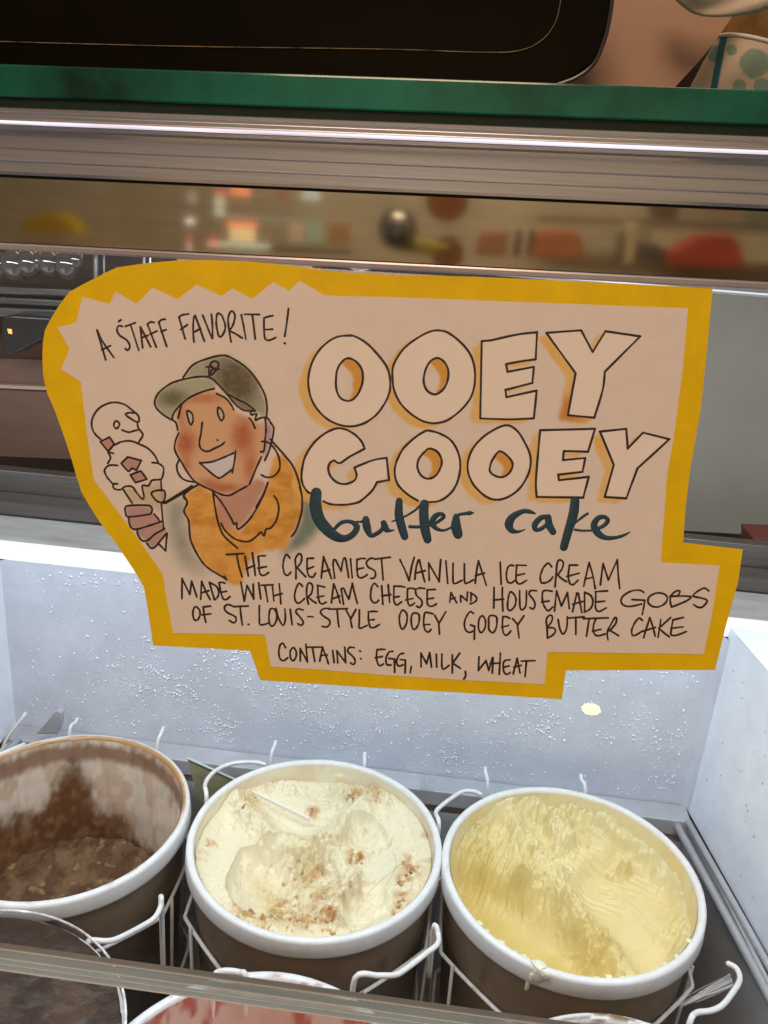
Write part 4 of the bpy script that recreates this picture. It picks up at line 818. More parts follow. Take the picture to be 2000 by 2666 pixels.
for x, y, r0, cnt in ((930, 2235, 20, 5), (918, 2220, 12, 2), (1075, 2268, 16, 5), (1048, 2300, 16, 4), (1045, 2335, 12, 3), (1040, 2372, 16, 4), (640, 2375, 22, 7), (668, 2402, 22, 8), (700, 2418, 24, 8), (745, 2425, 22, 6), (795, 2432, 26, 6), (852, 2420, 22, 8), (860, 2395, 16, 5), (722, 2385, 16, 4), (820, 2108, 12, 4), (930, 2072, 22, 6), (962, 2060, 20, 5), (740, 2297, 12, 3), (838, 2312, 16, 4), (915, 2312, 18, 5), (640, 2095, 16, 3), (765, 2335, 14, 4), (545, 2205, 8, 2), (770, 2245, 14, 3)):
    for q in range(max(1, int(cnt * .75))):
        tx, ty = x + rng.normal(0, r0 * .55), y + rng.normal(0, r0 * .45); v0 = mv[np.argmin((mpx - tx) ** 2 + (mpy - ty) ** 2)]
        if np.hypot(v0[0] - TM[0], v0[1] - TM[1]) > .106: continue
        z_ = rng.uniform(.0008, .0021); V, f = lump((0, 0, 0), (z_ * rng.uniform(1.0, 2.0), z_, z_ * .55), seed=int(rng.integers(99)), amp=.55); a = rng.uniform(0, 6.3); c_, s_ = math.cos(a), math.sin(a)
        ck.append((np.stack([V[:, 0] * c_ - V[:, 1] * s_, V[:, 0] * s_ + V[:, 1] * c_, V[:, 2]], 1) + v0 - np.array([0, 0, z_ * .15]), f))
V, f = merge(ck); child(mid, "cake_crumbs", V, f, mat("cake_crumb", (.58, .37, .16), .55, noise=(220, .75), bump=(600, .8, .0008), sss=.1), smooth=True, kind="stuff")
tub(*BL, .004, "front tub with glossy dark chocolate contents under the clear acrylic bar at lower left", cream_wall((.05, .03, .02), (.12, .07, .04)))
tub(*BM, 0, "front tub with pink smeared inside, partly hidden by the clear acrylic bar", smear_pink, smear=smear_red)
tub(*BR_, 0, "front tub whose brown-spotted white rim just shows at the bottom right", cream_wall((.45, .30, .16), (.25, .12, .06)), smear=smear_spot)
ice(*BL, .0055, darkice, "glossy dark chocolate ice cream filling the lower left tub to its rim", n=220, R=.1190, lim_on=False)
ice(*BM, -.055, pinkice, "pink ice cream with dark red swirls in the lower middle tub", n=220)
ice(*BR_, -.06, plain((.30, .17, .08), (.16, .08, .04), 5), "brown ice cream in the bottom right tub", n=160)
q0 = atZ(655, 2057, -.010); q1 = atZ(806, 2130, -.016); dq = (q1 - q0) / np.linalg.norm(q1 - q0); sd = np.cross(dq, [0, 0, 1])  # solid white streak stands in for a reflection in the glass
V, f = prism([q0, q1, q1 + np.array([0, 0, -.005]), q0 + np.array([0, 0, -.003])], sd * .0009)
tag(link("reflection_streak", mesh(V, f), mat("streak_white", (.86, .85, .80), .3)), "thin white streak laid over the cream ice cream as a reflection, near its upper left", "reflection streak")
# clear lid on the lower left tub
lid = thing("clear_lid", "clear plastic lid with frosty white rim on the lower left chocolate tub", "lid", (*BL, .004))
LIDG = glass_mat("lid_plastic", (.93, .91, .9), .04, ior=1.12)
child(lid, "lid_sheet", *lathe([(.0005, .0072), (.06, .0074), (.112, .0072), (.119, .0070), (.1222, .0050)], (*BL, .004), 96), LIDG, smooth=True)
child(lid, "lid_rim", *tube([(BL[0] + .1212 * math.cos(a), BL[1] + .1212 * math.sin(a), .0098) for a in np.linspace(0, 2 * math.pi, 97)], .0011, 6, False), mat("frosty_rim", (.72, .68, .64), .5, noise=(80, .8)), smooth=True)
# drip on the rim of the yellow tub
aD = math.atan2(atZ(1405, 2510, 0)[1] - TR[1], atZ(1405, 2510, 0)[0] - TR[0])
def rimlump(da, r0, z, sr, st, sz, seed):
    V, f = lump((0, 0, 0), (sr, st, sz), seed=seed, amp=.35); a = aD + da; c, s_ = math.cos(a), math.sin(a)
    return np.stack([TR[0] + c * (r0 + V[:, 0]) - s_ * V[:, 1], TR[1] + s_ * (r0 + V[:, 0]) + c * V[:, 1], z + V[:, 2]], 1), f
V, f = merge([rimlump(0, .1165, .0002, .0045, .0062, .0016, 1), rimlump(.01, .1210, -.007, .0016, .0048, .0085, 2), rimlump(-.03, .1208, -.012, .0014, .0030, .0060, 5), rimlump(-.05, .1205, -.021, .0012, .0020, .0075, 3), rimlump(.05, .1212, -.004, .0014, .0040, .0045, 4)])
link("ice_cream_drip", mesh(V, f), mat("drip_cream", (.78, .73, .56), .4, noise=(300, .2), bump=(400, .6, .0006)), None, True, "melted cream drip running over the front rim of the yellow tub", "drip")
sm = []
for k in range(24):        # crusted cream along the near rim of the yellow tub
    a = math.radians(rng.uniform(215, 330)); r0 = rng.uniform(.1125, .1150); s = rng.uniform(.0008, .0022)
    sm.append(lump((TR[0] + r0 * math.cos(a), TR[1] + r0 * math.sin(a), -.0015 - s * .3), (s * 1.6, s * 1.3, s * .55), seed=k))
V, f = merge(sm); link("cream_crust", mesh(V, f), mat("crust_cream", (.80, .70, .42), .5), None, True, "crusty bits of cream along the near rim of the yellow tub", "ice cream crust", kind="stuff")

# ------------------------------------------------------------------ wire racks
def wires(label, paths, r=.0021, loc=None, name="wire_rack"):
    t = thing(name, label, "wire rack", loc, "white wire racks holding the tubs")
    for p in paths:
        rr = r
        if isinstance(p, tuple): p, rr = p
        c = catmull(p, 5) if len(p) > 2 else np.array(p, float)
        child(t, "wire", *tube(c, rr, 10), WIRE, smooth=True)
def pz(s, z): return [atZ(*[float(v) for v in q.split(',')], z) for q in s.split()]
def down(p, dz, dx=0, dy=0): p = np.array(p, float); return [p, p + np.array([dx, dy, -dz])]
def ring(c, z, r, n=8, rot=22.5):
    q = [(c[0] + r * math.cos(math.radians(rot + 360 / n * k)), c[1] + r * math.sin(math.radians(rot + 360 / n * k)), z) for k in range(n)]
    out = []
    for i in range(n):           # octagon with softened corners
        a, b = np.array(q[i]), np.array(q[(i + 1) % n]); out += [a + (b - a) * .12, a + (b - a) * .88]
    out.append(out[0]); return out
def rack(c, label, handles, low=-.07, hooks=()):
    P_ = []
    for h in handles: P_.append((h, .0023))
    P_.append((ring(c, low, .1235), .0019)); P_.append((ring(c, -.2, .120), .0019))
    for k in range(8):
        a = math.radians(22.5 + 45 * k + 9); P_.append(([(c[0] + .1205 * math.cos(a), c[1] + .1205 * math.sin(a), low + .004), (c[0] + .117 * math.cos(a), c[1] + .117 * math.sin(a), -.25)], .0017))
    for h in hooks: P_.append((h, .0020))
    wires(label, P_, loc=(c[0], c[1], -.25))
def hookat(x, y, x2, y2):
    a = atY(x2, y2, .766); b = atY(x, y, .776); return [a + np.array([0, -.004, -.05]), a, b, b + np.array([0, .006, .0015])]
hM = pz("538,2075 535,2040 560,2008 605,1988 660,1984 690,1990", -.012); hM = [hM[0] - np.array([0, .0, .05])] + hM
hR = pz("1143,2150 1135,2118 1150,2098 1200,2063 1232,2060 1252,2068", -.012); hR = [hR[0] - np.array([0, 0, .06])] + hR
rack(TM, "white wire rack round the middle tub of crumbed cream ice cream", [hM], hooks=[hookat(715, 1942, 706, 1972), hookat(949, 1972, 949, 1998)])
rack(TR, "white wire rack round the yellow ice cream tub by the right wall", [hR], hooks=[hookat(1264, 2010, 1270, 2048), hookat(1514, 2030, 1524, 2058)])
hL = [np.array([TL[0] - .12, TL[1] + .05, -.06]), np.array([TL[0] - .12, TL[1] + .05, -.012]), np.array([TL[0] - .09, TL[1] + .1, -.01])]
rack(TL, "white wire rack round the nearly empty chocolate tub", [hL], hooks=[hookat(196, 1882, 182, 1902), hookat(422, 1905, 410, 1942), hookat(60, 1868, 6, 1950)])
# front row: back corners of their top loops stand between the tubs
fM = pz("1130,2415 1141,2432 1139,2458 1110,2482 1050,2528 1025,2539 985,2540 925,2546", 0.0); fM = [fM[0] - np.array([-.001, -.004, .06])] + fM + [fM[-1] - np.array([0, 0, .05])]
fM2 = pz("640,2545 622,2531 575,2529 555,2555", 0.003); fM2 = [fM2[0] - np.array([0, 0, .04])] + fM2 + [fM2[-1] - np.array([0, 0, .05])]
fL = pz("420,2345 418,2362 400,2392 350,2422 300,2446 270,2450 238,2448 228,2458", 0.0); fL = [fL[0] - np.array([0, 0, .09])] + fL + [fL[-1] - np.array([0, 0, .02])]
fR = pz("1895,2508 1918,2522 1926,2552 1905,2588 1880,2618 1850,2632 1812,2638 1795,2666", 0.0); fR = fR + [fR[-1] - np.array([0, 0, .05])]
rack(BM, "white wire rack of the lower middle pink tub, its bent corner rising between the tubs", [fM, fM2])
rack(BL, "white wire rack of the lower left chocolate tub, bent corner under the empty tub", [fL])
rack(BR_, "white wire rack of the bottom right tub, its bent corner by the right wall", [fR])

# small card put in for a mirrored sign edge between the tubs, scraps, hairs
card = thing("mirrored_sign_card", "small green and pink card standing in for a mirrored sign between the empty tub and the cream tub", "card", tuple(atZ(540, 2080, -.03)))
pc = [atY(x, y, .755) for x, y in ((489, 1977), (640, 2045), (640, 2110), (560, 2130), (515, 2080))]
V, f = prism(pc, (0, .0012, 0)); child(card, "mirrored_card_sheet", V, f, mat("mirrored_card_green", (.34, .34, .20), .5, noise=(20, .5)))
pe = [atY(x, y, .7545) for x, y in ((489, 1974), (640, 2042))]; child(card, "card_edge", *tube(pe, .0013, 6), mat("mirrored_edge_teal", (.50, .62, .58), .4))  # edge line stands in for the mirrored top edge of a sign
def hair(x0, y0, x1, y1, z, r=.00018, bend=6):
    a = atZ(x0, y0, z); b = atZ(x1, y1, z); m = (a + b) / 2 + np.array([.001 * bend, .0005 * bend, 0]); return tube(catmull([a, m, b], 6), r, 5)
V, f = merge([0 or hair(1022, 2215, 1008, 2300, -.012), hair(1070, 2230, 958, 2325, -.012, bend=-2)])
link("hair_strands", mesh(V, f), mat("hairs", (.30, .26, .18), .5), None, True, "two thin hairs lying on the cream ice cream near its right edge", "hair", kind="stuff")
V, f = merge([hair(1142, 2293, 1170, 2243, .002, .00025, 1)])
link("hair_strand", mesh(V, f), mat("hairs2", (.55, .50, .40), .5), None, True, "single fine hair bridging the rims of the cream and yellow tubs", "hair")
# cobweb-like frost fluff by the back rail
for nm, lb, A_, B0, B1, zf, cnt in (("frost_fluff", "stringy frost fluff hanging from the back rail between the cream and yellow tubs", (1100, 2075), (1092, 2008), (1146, 2030), None, 46), ("frost_fluff", "fan of frosty threads caught between two wires at the bottom right corner", (1768, 2618), (1900, 2534), (1912, 2568), -.012, 60)):
    fl = []
    for k in range(cnt):
        t = rng.uniform(); e = np.array(B0) * (1 - t) + np.array(B1) * t; a0 = np.array(A_) + rng.normal(0, 5, 2) + (e - np.array(A_)) * rng.uniform(0, .5); m = (a0 + e) / 2 + rng.normal(0, 3, 2)
        if zf is None: a0 = a0 + rng.normal(0, 9, 2); yy = lambda q: atY(q[0], q[1], .769)
        else: yy = lambda q: atZ(q[0], q[1], zf - .0002 * (k % 20))
        fl.append(tube(catmull([yy(a0), yy(m), yy(e)], 4), .00007, 3))
    V, f = merge(fl); link(nm, mesh(V, f), mat("fluff" , (.60, .58, .55), .6), None, False, lb, "frost", kind="stuff")
lb = lump(atZ(1691, 2120, -.05), (.0012, .0012, .0018)); link("ice_crumb", mesh(*lb), CRYST, None, True, "tiny white ice crumb on the dark inner panel behind the yellow tub", "ice crumb")

# ------------------------------------------------------------------ things on the glass shelf
tray = thing("serving_tray", "large glossy black tray with rounded corner standing on the green edged shelf", "tray", tuple(atY(700, 170, .50)))
bt = [(-260, 168), (0, 178), (400, 190), (850, 211), (1200, 219), (1370, 226), (1440, 222), (1500, 200), (1545, 165), (1570, 110), (1584, 55), (1592, 0), (1597, -60), (1600, -160), (-260, -200)]
V, f = slab(bt, .505, .014); child(tray, "tray_base", *bevelled(V, f, .0015), BLACK)
groove = catmull([(-260, 97), (0, 108), (500, 121), (1000, 128), (1250, 136), (1350, 132), (1410, 105), (1445, 60), (1460, 0), (1466, -80)], 8)
child(tray, "tray_line", *tube([atY(x, y, .504) for x, y in groove], .00022, 5), mat("worn_line", (.30, .24, .15), .5, noise=(90, .9)))
edge = catmull([(1440, 224), (1500, 202), (1546, 166), (1572, 110), (1586, 55), (1594, 0), (1600, -80)], 6)
child(tray, "tray_lip", *tube([atY(x, y, .5055) for x, y in edge], .0011, 8), mat("tray_lip", (.05, .05, .06), .25))
ws = thing("wooden_strip", "thin golden wooden strip lying on the shelf under the black tray", "strip", tuple(atY(1200, 228, .49)))
V, f = slab([(950, 216), (1200, 220), (1530, 237), (1530, 246), (1200, 240), (950, 228)], .478, .02); child(ws, "strip_board", V, f, mat("gold_wood", (.72, .42, .16), .35, noise=(30, .2)))
cb = thing("menu_board", "tan cardboard board with slanted right edge leaning behind the black tray", "board", tuple(atY(1500, 235, .56)))
V, f = slab([(1330, 262), (1740, 262), (1749, 236), (1815, 165), (1860, 110), (1905, 46), (1960, -80), (1300, -80)], .56, .003); child(cb, "board_sheet", V, f, mat("tan_card", (.55, .37, .27), .7, noise=(6, .12), bump=(400, .1, .0003)))
# crumpled cream cloth
nt_ = thing("folded_cloth", "pale cream folded cloth hanging into the top right corner above the board", "cloth", tuple(atY(1880, 0, .53)))
out = [(1740, -60), (1750, -8), (1772, 14), (1800, 34), (1830, 43), (1880, 45), (1930, 41), (1975, 32), (2030, 12), (2060, -60)]
rows = []
for t in np.linspace(0, 1, 14):
    for s in np.linspace(0, 1, 30):
        i = s * (len(out) - 1); a = int(min(i, len(out) - 2)); q = np.array(out[a]) * (1 - (i - a)) + np.array(out[a + 1]) * (i - a)
        cpt = np.array([1890, -70.]); q = cpt + (q - cpt) * (1 - t)
        dep = .53 - .0045 * math.sin(math.pi / 2 * min(1, t * 2.2)) + .0022 * math.sin(q[0] / 42 + q[1] / 20) * min(1, t * 4)
        rows.append(atY(q[0], q[1], dep))
V = rows; Q = [(i * 30 + j, i * 30 + j + 1, (i + 1) * 30 + j + 1, (i + 1) * 30 + j) for i in range(13) for j in range(29)]
o = child(nt_, "cloth_fold", V, Q, mat("cream_cloth", (.80, .72, .60), .7, noise=(40, .12), bump=(120, .4, .001)), smooth=True)
md = o.modifiers.new("thick", 'SOLIDIFY'); md.thickness = .003
# patterned paper cup
cup = thing("paper_cup", "paper cup with mint blobs and a teal stripe at the shelf's right end", "cup", tuple(atY(1930, 246, .56)))
CB = atY(1925, 252, .60); CT = atY(1974, 130, .60); axis = CT - CB; hgt = np.linalg.norm(axis); axis /= hgt
sidev = np.cross(axis, [0, 1, 0]); sidev /= np.linalg.norm(sidev); fwd = np.cross(sidev, axis)
cup_px = []; Vc = []; n = 280; hs = np.linspace(-.1, 1.0, 130)
for h in hs:
    r = .0300 + .0 * h - .004 * h
    for k in range(n):
        a = 2 * math.pi * k / n; Vc.append(CB + axis * h * hgt + sidev * r * math.cos(a) + fwd * r * math.sin(a))
Vc = np.array(Vc); Q = [(i * n + k, i * n + (k + 1) % n, (i + 1) * n + (k + 1) % n, (i + 1) * n + k) for i in range(len(hs) - 1) for k in range(n)]
A = np.tile(np.arange(n) * 2 * np.pi / n, len(hs)); Hh = np.repeat(hs, n)
cc = np.ones((len(Vc), 3)) * np.array([.62, .54, .42])
px_, py_ = project(Vc)
def mixc(b, c, a): a = np.clip(a, 0, 1)[:, None]; return b * (1 - a) + np.array(c) * a
for x, y, r in ((1965, 165, 38), (1925, 225, 18), (1985, 225, 22), (1862, 140, 22), (1905, 130, 14)): cc = mixc(cc, (.22, .36, .29), sstep(1.15, .9, np.hypot(px_ - x, py_ - y) / r + .2 * (fbm(px_ / 12, py_ / 12, 3, 2) - .5)))
cc = mixc(cc, (.003, .14, .20), sstep(11, 8, np.abs(px_ - (1870 + (170 - py_) * .19)) ))
me = bigmesh(Vc - np.array(cup.location), Q); setcol(me, cc); link("cup_wall", me, mat("cup_print", (.6, .5, .4), .6, vcol=True), cup, smooth=True)
rimp = [CB + axis * hgt + (.0262) * (sidev * math.cos(a) + fwd * math.sin(a)) for a in np.linspace(0, 2 * math.pi, 60)]
child(cup, "cup_rim", *tube(rimp, .0012, 8, False), RIMW, smooth=True)
jr = thing("amber_jar", "blurred amber jar in the dark behind the paper cup", "jar", tuple(atY(1960, 110, .8)))
child(jr, "jar_body", *lathe([(.001, 0), (.045, 0), (.05, .01), (.05, .075), (.04, .085), (.034, .087), (.034, .10), (.001, .10)], tuple(atY(1960, 175, .8)), 40), mat("amber", (.30, .17, .06), .2, noise=(20, .5)), smooth=True)

# ------------------------------------------------------------------ staff side, seen through the pane
def furn(name, label, cat, part, pts, Y, depth, m, loc=None):
    t = thing(name, label, cat, tuple(atY(*pts[0], Y))); V, f = slab(pts, Y, depth); child(t, part, *bevelled(V, f, .001, 1), m); return t
SP = mat("grey_steel_panel", (.29, .25, .185), .55, metal=.1, noise=(2.2, .25, .08))
furn("steel_door", "plain grey steel door panel behind the counter at right of the sign", "door", "door_panel", [(1425, 690), (2400, 690), (2400, 1420), (1425, 1362)], 1.05, .03, SP)
rs = thing("door_track", "dark horizontal steel track behind the white freezer lip", "track", (0, .9, .19))
child(rs, "track_base", *box(-1.2, 1.2, .898, .93, .170, .205), STEELD)
child(rs, "track_rail", *bevelled(*box(-1.2, 1.2, .932, .95, .17, .232), .001), STEELD)
rb = furn("red_box", "small red box standing on the track at the right edge", "box", "box_body", [(1962, 1402), (2080, 1408), (2080, 1512), (1962, 1500)], .955, .05, mat("red_card", (.16, .022, .018), .5, noise=(20, .2)))
wc = thing("wooden_counter", "brown wooden back counter with a pale edge line at left of the sign", "counter", tuple(atY(0, 1180, 1.02)))
V, f = slab([(-300, 925), (900, 960), (900, 1225), (-300, 1175)], 1.02, .2); child(wc, "counter_front", V, f, mat("brown_wood", (.17, .082, .052), .45, noise=(7, .3), stretch=(1, 1, 6)))
V, f = slab([(-300, 990), (900, 1040), (900, 1048), (-300, 998)], 1.012, .01); child(wc, "edge_strip", V, f, mat("edge_strip", (.50, .34, .22), .4))
V, f = slab([(-300, 1165), (15, 1178), (15, 1050), (5, 1120), (0, 1050), (-300, 1050)], 1.010, .006)
sh = thing("steel_shelf", "stacked brushed steel shelf bars behind the glass at left", "shelf", tuple(atY(0, 820, 1.0)))
for y0, y1, Y in ((742, 762, 1.0), (770, 790, 1.01), (797, 822, 1.0)):
    V, f = slab([(-300, y0 - 10), (900, y0 + 44), (900, y1 + 44), (-300, y1 - 10)], Y, .05); child(sh, "shelf_bar", *bevelled(V, f, .002), STEELD)
bk = furn("dark_cabinet", "dark brown cabinet back behind the jars and fittings", "cabinet", "cabinet_back", [(-400, 600), (1440, 690), (1440, 1000), (-400, 930)], 1.22, .05, mat("dark_cab", (.06, .042, .03), .4, noise=(8, .6)))
lt = thing("light_tube", "warm glowing light bar under the polished strip at left", "light", tuple(atY(150, 645, 1.0)))
V, f = slab([(8, 634), (120, 640), (278, 649), (278, 660), (120, 653), (8, 647)], .99, .008); child(lt, "tube", V, f, mat("warm_tube", (1, .8, .5), .4, emit=(1, .72, .44), estr=.95))
lt2 = thing("light_tube", "short warm glowing light bar above the sign's top edge near its middle", "light", tuple(atY(1065, 690, 1.0)))
V, f = slab([(985, 681), (1112, 690), (1146, 691), (1146, 702), (1116, 700), (1110, 697), (985, 695)], .99, .008); child(lt2, "tube", V, f, mat("warm_tube2", (1, .8, .5), .4, emit=(1, .66, .38), estr=.95))
tp = furn("tan_box", "plain tan box partly hidden behind the top edge of the sign", "box", "box_body", [(460, 650), (815, 672), (815, 760), (460, 745)], 1.03, .06, mat("tan_box", (.50, .33, .22), .5, noise=(12, .15)))
for k, (x0, x1, m) in enumerate(((243, 256, RAIL), (268, 274, RAIL), (372, 380, RAIL), (388, 396, STEEL))):
    t = thing("steel_post", ("wider pale steel post beside the row of glass bowls", "thin steel post just right of the wide pale post", "left one of two slim posts above the sign's top left curve", "right one of two slim posts above the sign's top left curve")[k], "post", tuple(atY(x0, 780, 1.04)))
    c0 = atY((x0 + x1) / 2, 640, 1.04); c1 = atY((x0 + x1) / 2, 800, 1.04); child(t, "post_tube", *tube([c1, c0], (x1 - x0) / F * 1.04 / 2, 12), m, smooth=True)
GB = mat("bowl_glass", (.10, .08, .065), .05, spec=1.0, ior=1.6)
for k, (x, y) in enumerate(((2, 672), (38, 672), (76, 668), (104, 664), (130, 668), (176, 672), (198, 660))):
    c = atY(x, y + 18, .985); s = (.013, .016, .014, .010, .014, .015, .010)[k]
    t = thing("glass_bowl", "%s dark glass bowl with a bright glint under the left light bar" % ("leftmost cut-off", "second from left", "third from left", "small fourth", "fifth", "sixth and widest", "rightmost small")[k], "bowl", tuple(c), "dark glass bowls in a row at left")
    child(t, "bowl_body", *lathe([(.002, -s * 1.1), (s * .6, -s), (s, -s * .3), (s * .95, s * .5), (s * .6, s), (s * .25, s * 1.15), (.0008, s * 1.2)], c, 24), GB, smooth=True)
blk = thing("black_handle", "black rounded scoop holder with an orange glint at the left edge", "holder", tuple(atY(50, 900, .96)))
V, f = slab([(3, 835), (10, 824), (30, 820), (130, 826), (150, 850), (140, 880), (105, 888), (60, 912), (30, 926), (8, 930), (2, 900)], .965, .03); child(blk, "holder_body", *bevelled(V, f, .003, 3), mat("black_holder", (.018, .016, .014), .3))
V, f = slab([(19, 856), (30, 857), (32, 870), (22, 868)], .9645, .002); child(blk, "indicator_light", V, f, mat("orange_led", (1, .4, .1), .4, emit=(1, .34, .08), estr=1.2))
rg = thing("glass_ring", "small curved glass ring above the top edge of the sign", "ring", tuple(atY(935, 695, .985)))
pr = [atY(940 + 36 * math.cos(a), 680 + 24 * math.sin(a), .985) for a in np.linspace(.05, math.pi - .05, 20)]
child(rg, "ring_tube", *tube(pr, .0022, 8), mat("ring_glass", (.5, .38, .32), .12, metal=.6), smooth=True)

# ------------------------------------------------------------------ shop goods behind the viewer, seen only in the polished strip
YV = 2.0; RY = .9 - YV
shop = thing("display_shelf", "cream display shelf behind the viewer reflected in the polished strip", "shelf", (0, RY, .3))
child(shop, "shelf_board", *box(-1.6, 1.4, RY - .30, RY + .10, .395, .405), mat("shelf_board", (.42, .34, .24), .5, noise=(5, .2)))
child(shop, "back_board", *box(-1.6, 1.4, RY - .32, RY - .30, .0, 1.0), mat("back_board", (.47, .42, .32), .6, noise=(4, .25)))
def good(name, label, cat, pts, m, Yv=YV, depth=.07, part="body", bev=.006):
    P_ = [mirror(x, y, Yv) for x, y in pts]; t = thing(name, label, cat, tuple(P_[0])); V, f = prism(P_, (0, -depth, 0)); child(t, part, *bevelled(V, f, bev, 2), m); return t
def cm(name, c, e=0, rough=.5): return mat(name, c, rough, noise=(12, .2), emit=c if e else None, estr=e)
good("red_cushion", "red rounded cushion reflected at the right end of the polished strip", "cushion", [(1735, 690), (1740, 655), (1790, 630), (1825, 612), (1910, 612), (1932, 640), (1942, 700)], cm("red_fabric", (.44, .07, .045)))
good("orange_cushion", "orange rounded cushion reflected right of the strip's middle", "cushion", [(1375, 672), (1400, 610), (1415, 596), (1500, 600), (1518, 625), (1524, 675)], cm("orange_fabric", (.40, .15, .07)))
good("rust_cushion", "rust brown cushion reflected beside the orange one", "cushion", [(1235, 665), (1250, 600), (1325, 600), (1320, 668)], cm("rust_fabric", (.34, .15, .08)))
good("yellow_lampshade", "yellow dome shaped shade reflected at the left end of the strip", "lampshade", [(48, 606), (60, 570), (95, 554), (150, 556), (190, 580), (202, 612)], cm("yellow_shade", (.50, .34, .02)))
good("green_plate", "olive yellow oval plate reflected below the round kettle", "plate", [(1005, 640), (1040, 628), (1110, 628), (1175, 645), (1120, 662), (1040, 655)], cm("olive", (.34, .27, .03)), 1.9)
good("grey_pouch", "dark grey pouch reflected left of the red cushion", "pouch", [(1660, 676), (1666, 632), (1710, 634), (1738, 650), (1738, 682)], cm("grey_fabric", (.10, .09, .08)))
for k, (a, b, c) in enumerate((((1340, 598, 1362), 670, (.10, .06, .03)), ((1376, 596, 1394), 670, (.10, .06, .03)), ((1612, 606, 1632), 682, (.14, .10, .07)))):
    x0, y0, x1 = a; good("bottle", ("leftmost dark bottle reflected beside the rust cushion", "second dark bottle leaning against the orange cushion", "slim dark bottle reflected left of the pale post")[k], "bottle", [(x0 - 4, b), (x0 + 6, y0), (x1, y0), (x1 - 8, b)], cm("dark_bottle%d" % k, c, 0, .2))
good("pale_post", "pale upright board reflected between the slim bottle and grey pouch", "board", [(1622, 690), (1634, 580), (1668, 582), (1652, 690)], cm("pale_wood", (.55, .46, .30)))
good("pale_door", "pale door leaf reflected at the far left of the strip", "door", [(-80, 440), (470, 460), (470, 690), (-80, 660)], cm("pale_door", (.55, .48, .36)), 2.38, .02, "door_leaf", .002)
good("olive_column", "olive brown column reflected between the slim stand and the lit cabinet", "column", [(502, 440), (545, 450), (545, 690), (502, 680)], cm("olive_col", (.20, .16, .08)), 2.32, .03, "column_body", .002)
good("brown_panel", "large rust brown panel reflected behind the kettle and tins", "panel", [(985, 470), (1395, 480), (1395, 700), (985, 700)], cm("brown_pan", (.24, .13, .06)), 2.37, .02, "panel_sheet", .002)
good("pale_column", "pale cream column reflected left of the kettle", "column", [(925, 470), (975, 470), (975, 690), (925, 690)], cm("pale_col", (.48, .42, .30)), 2.34, .03, "column_body", .002)
for nm_, lb_, q_, c_ in (("upper_shelf_strip", "long dark shelf strip reflected above the red cushion", [(1400, 562), (2100, 590), (2100, 602), (1400, 574)], (.16, .11, .06)), ("cream_packet", "wide cream packet reflected behind the red cushion", [(1700, 600), (2080, 618), (2080, 690), (1700, 680)], (.60, .54, .38)), ("green_packet", "small dull green packet reflected at the right end above the red cushion", [(1950, 545), (2020, 550), (2020, 590), (1950, 586)], (.22, .26, .18)), ("red_label", "thin red label reflected near the top right of the strip", [(1822, 532), (1920, 538), (1915, 548), (1826, 543)], (.50, .05, .03)), ("dark_packet", "dark brown packet reflected above the shelf strip at right", [(1690, 520), (1775, 524), (1760, 572), (1700, 568)], (.14, .10, .06))):
    good(nm_, lb_, nm_.split("_")[-1], q_, cm(nm_, c_), 2.2, .03, "body", .002)
kt = thing("round_kettle", "round dark chrome kettle reflected near the middle of the strip", "kettle", tuple(mirror(1035, 640, 1.9)))
c = mirror(1035, 595, 1.9); s = 50 / F * 1.9
child(kt, "kettle_body", *lathe([(.001, -s), (s * .7, -s * .85), (s, -s * .2), (s * .9, s * .5), (s * .5, s * .95), (s * .2, s), (.001, s)], c, 32), mat("chrome_dark", (.30, .28, .25), .12, metal=1), smooth=True)
for k, (x, y, r, c_) in enumerate(((1165, 660, 40, (.16, .06, .02)), (1165, 520, 52, (.20, .07, .02)))):
    c = mirror(x, y, 2.05); R0 = r / F * 2.05; t = thing("round_tin", ("low", "high")[k] + " brown round tin reflected right of the kettle", "tin", tuple(c))
    V, f = prism([c + np.array([R0 * math.cos(a), 0, R0 * math.sin(a)]) for a in np.linspace(0, 2 * math.pi, 33)[:-1]], (0, -.05, 0)); child(t, "tin_body", *bevelled(V, f, .003), cm("tin%d" % k, c_, 0, .3))
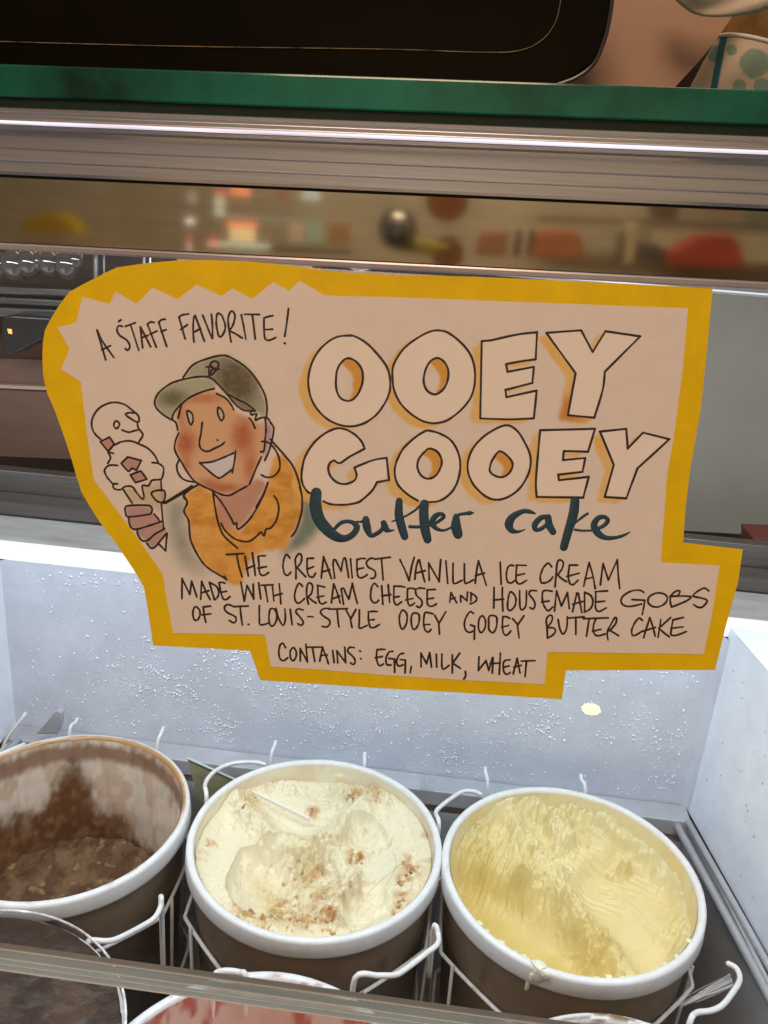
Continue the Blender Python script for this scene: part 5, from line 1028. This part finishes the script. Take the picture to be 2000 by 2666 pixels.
# lit shop window with coloured packets
win = thing("lit_cabinet", "bright glass fronted cabinet with colourful packets reflected left of the strip's middle", "cabinet", tuple(mirror(560, 640, 2.3)))
def wpart(nm, pts, c, e, Yv=2.3, d=.04): 
    P_ = [mirror(x, y, Yv) for x, y in pts]; V, f = prism(P_, (0, -d, 0)); child(win, nm, V, f, cm("win_" + nm + str(len(bpy.data.materials)), c, e))
wpart("cabinet_back", [(548, 480), (915, 500), (915, 668), (540, 655)], (.38, .40, .32), .25, 2.36)
for nm, x0, y0, x1, y1, c, e in (("packet", 560, 492, 592, 508, (.9, .25, .18), .75), ("packet", 600, 484, 652, 510, (1, .42, .20), .95), ("packet", 560, 508, 585, 558, (.80, .78, .62), .75), ("packet", 592, 575, 670, 590, (1, .32, .18), .9), ("packet", 598, 590, 665, 626, (1, .80, .45), 1.0), ("packet", 722, 490, 755, 515, (.6, .24, .18), .5),
                                 ("packet", 785, 494, 832, 520, (.70, .70, .66), .7), ("packet", 545, 612, 568, 640, (.8, .22, .18), .5), ("packet", 752, 580, 790, 630, (.72, .52, .34), .5), ("packet", 800, 580, 838, 632, (.50, .56, .42), .5), ("packet", 852, 574, 912, 636, (.60, .32, .13), .45), ("glass_shelf", 555, 558, 915, 566, (.6, .62, .5), .45), ("sill", 540, 628, 705, 640, (.80, .84, .72), .8), ("shadow_gap", 700, 642, 915, 652, (.02, .02, .015), 0)):
    wpart(nm, [(x0, y0), (x1, y0 + (x1 - x0) * .045), (x1, y1 + (x1 - x0) * .045), (x0, y1)], c, e)
V = [mirror(x, y, 2.1) for x, y in ((482, 480), (500, 480), (498, 655), (482, 655))]
bt2 = thing("bottle_stand", "slim stand with a clear bottle and red cap reflected left of the lit cabinet", "stand", tuple(V[0]))
for nm, x0, x1, y0, y1, c, e in (("bottle_top", 488, 506, 500, 530, (.5, .46, .4), .35), ("bottle_label", 484, 500, 568, 584, (.9, .85, .75), .9), ("red_cap", 486, 493, 608, 630, (.7, .2, .15), .5), ("bottle_base", 486, 493, 632, 662, (.7, .6, .5), .5)):
    P_ = [mirror(a, b, 2.1) for a, b in ((x0, y0), (x1, y0), (x1, y1), (x0, y1))]; Vv, f = prism(P_, (0, -.02, 0)); child(bt2, nm, Vv, f, cm("st" + nm, c, e))
# small warm bulb whose glint shows low in the pane
d = rays(1541, 1848); t_ = (P0 - CAM) @ PN / (d @ PN); hp = CAM + d * t_; rf = d - 2 * (d @ PN) * PN; rf /= np.linalg.norm(rf)
bp = hp + rf * 1.2
bulb = thing("pendant_bulb", "small glowing yellow bulb mirrored in the glass below the sign", "bulb", tuple(bp))
child(bulb, "bulb_glass", *lathe([(.0165 * max(.03, math.cos(a)), .0095 * math.sin(a)) for a in np.linspace(-1.55, 1.55, 17)], bp, 40), mat("bulb_glow", (1, .8, .3), .5, emit=(1, .66, .14), estr=30), smooth=True)
child(bulb, "bulb_cord", *tube([bp + np.array([0, 0, .009]), bp + np.array([0, 0, .6])], .0012, 6), BLACKM)

scene.cycles.max_bounces = 10; scene.cycles.transparent_max_bounces = 24; scene.cycles.caustics_refractive = False; scene.cycles.caustics_reflective = False
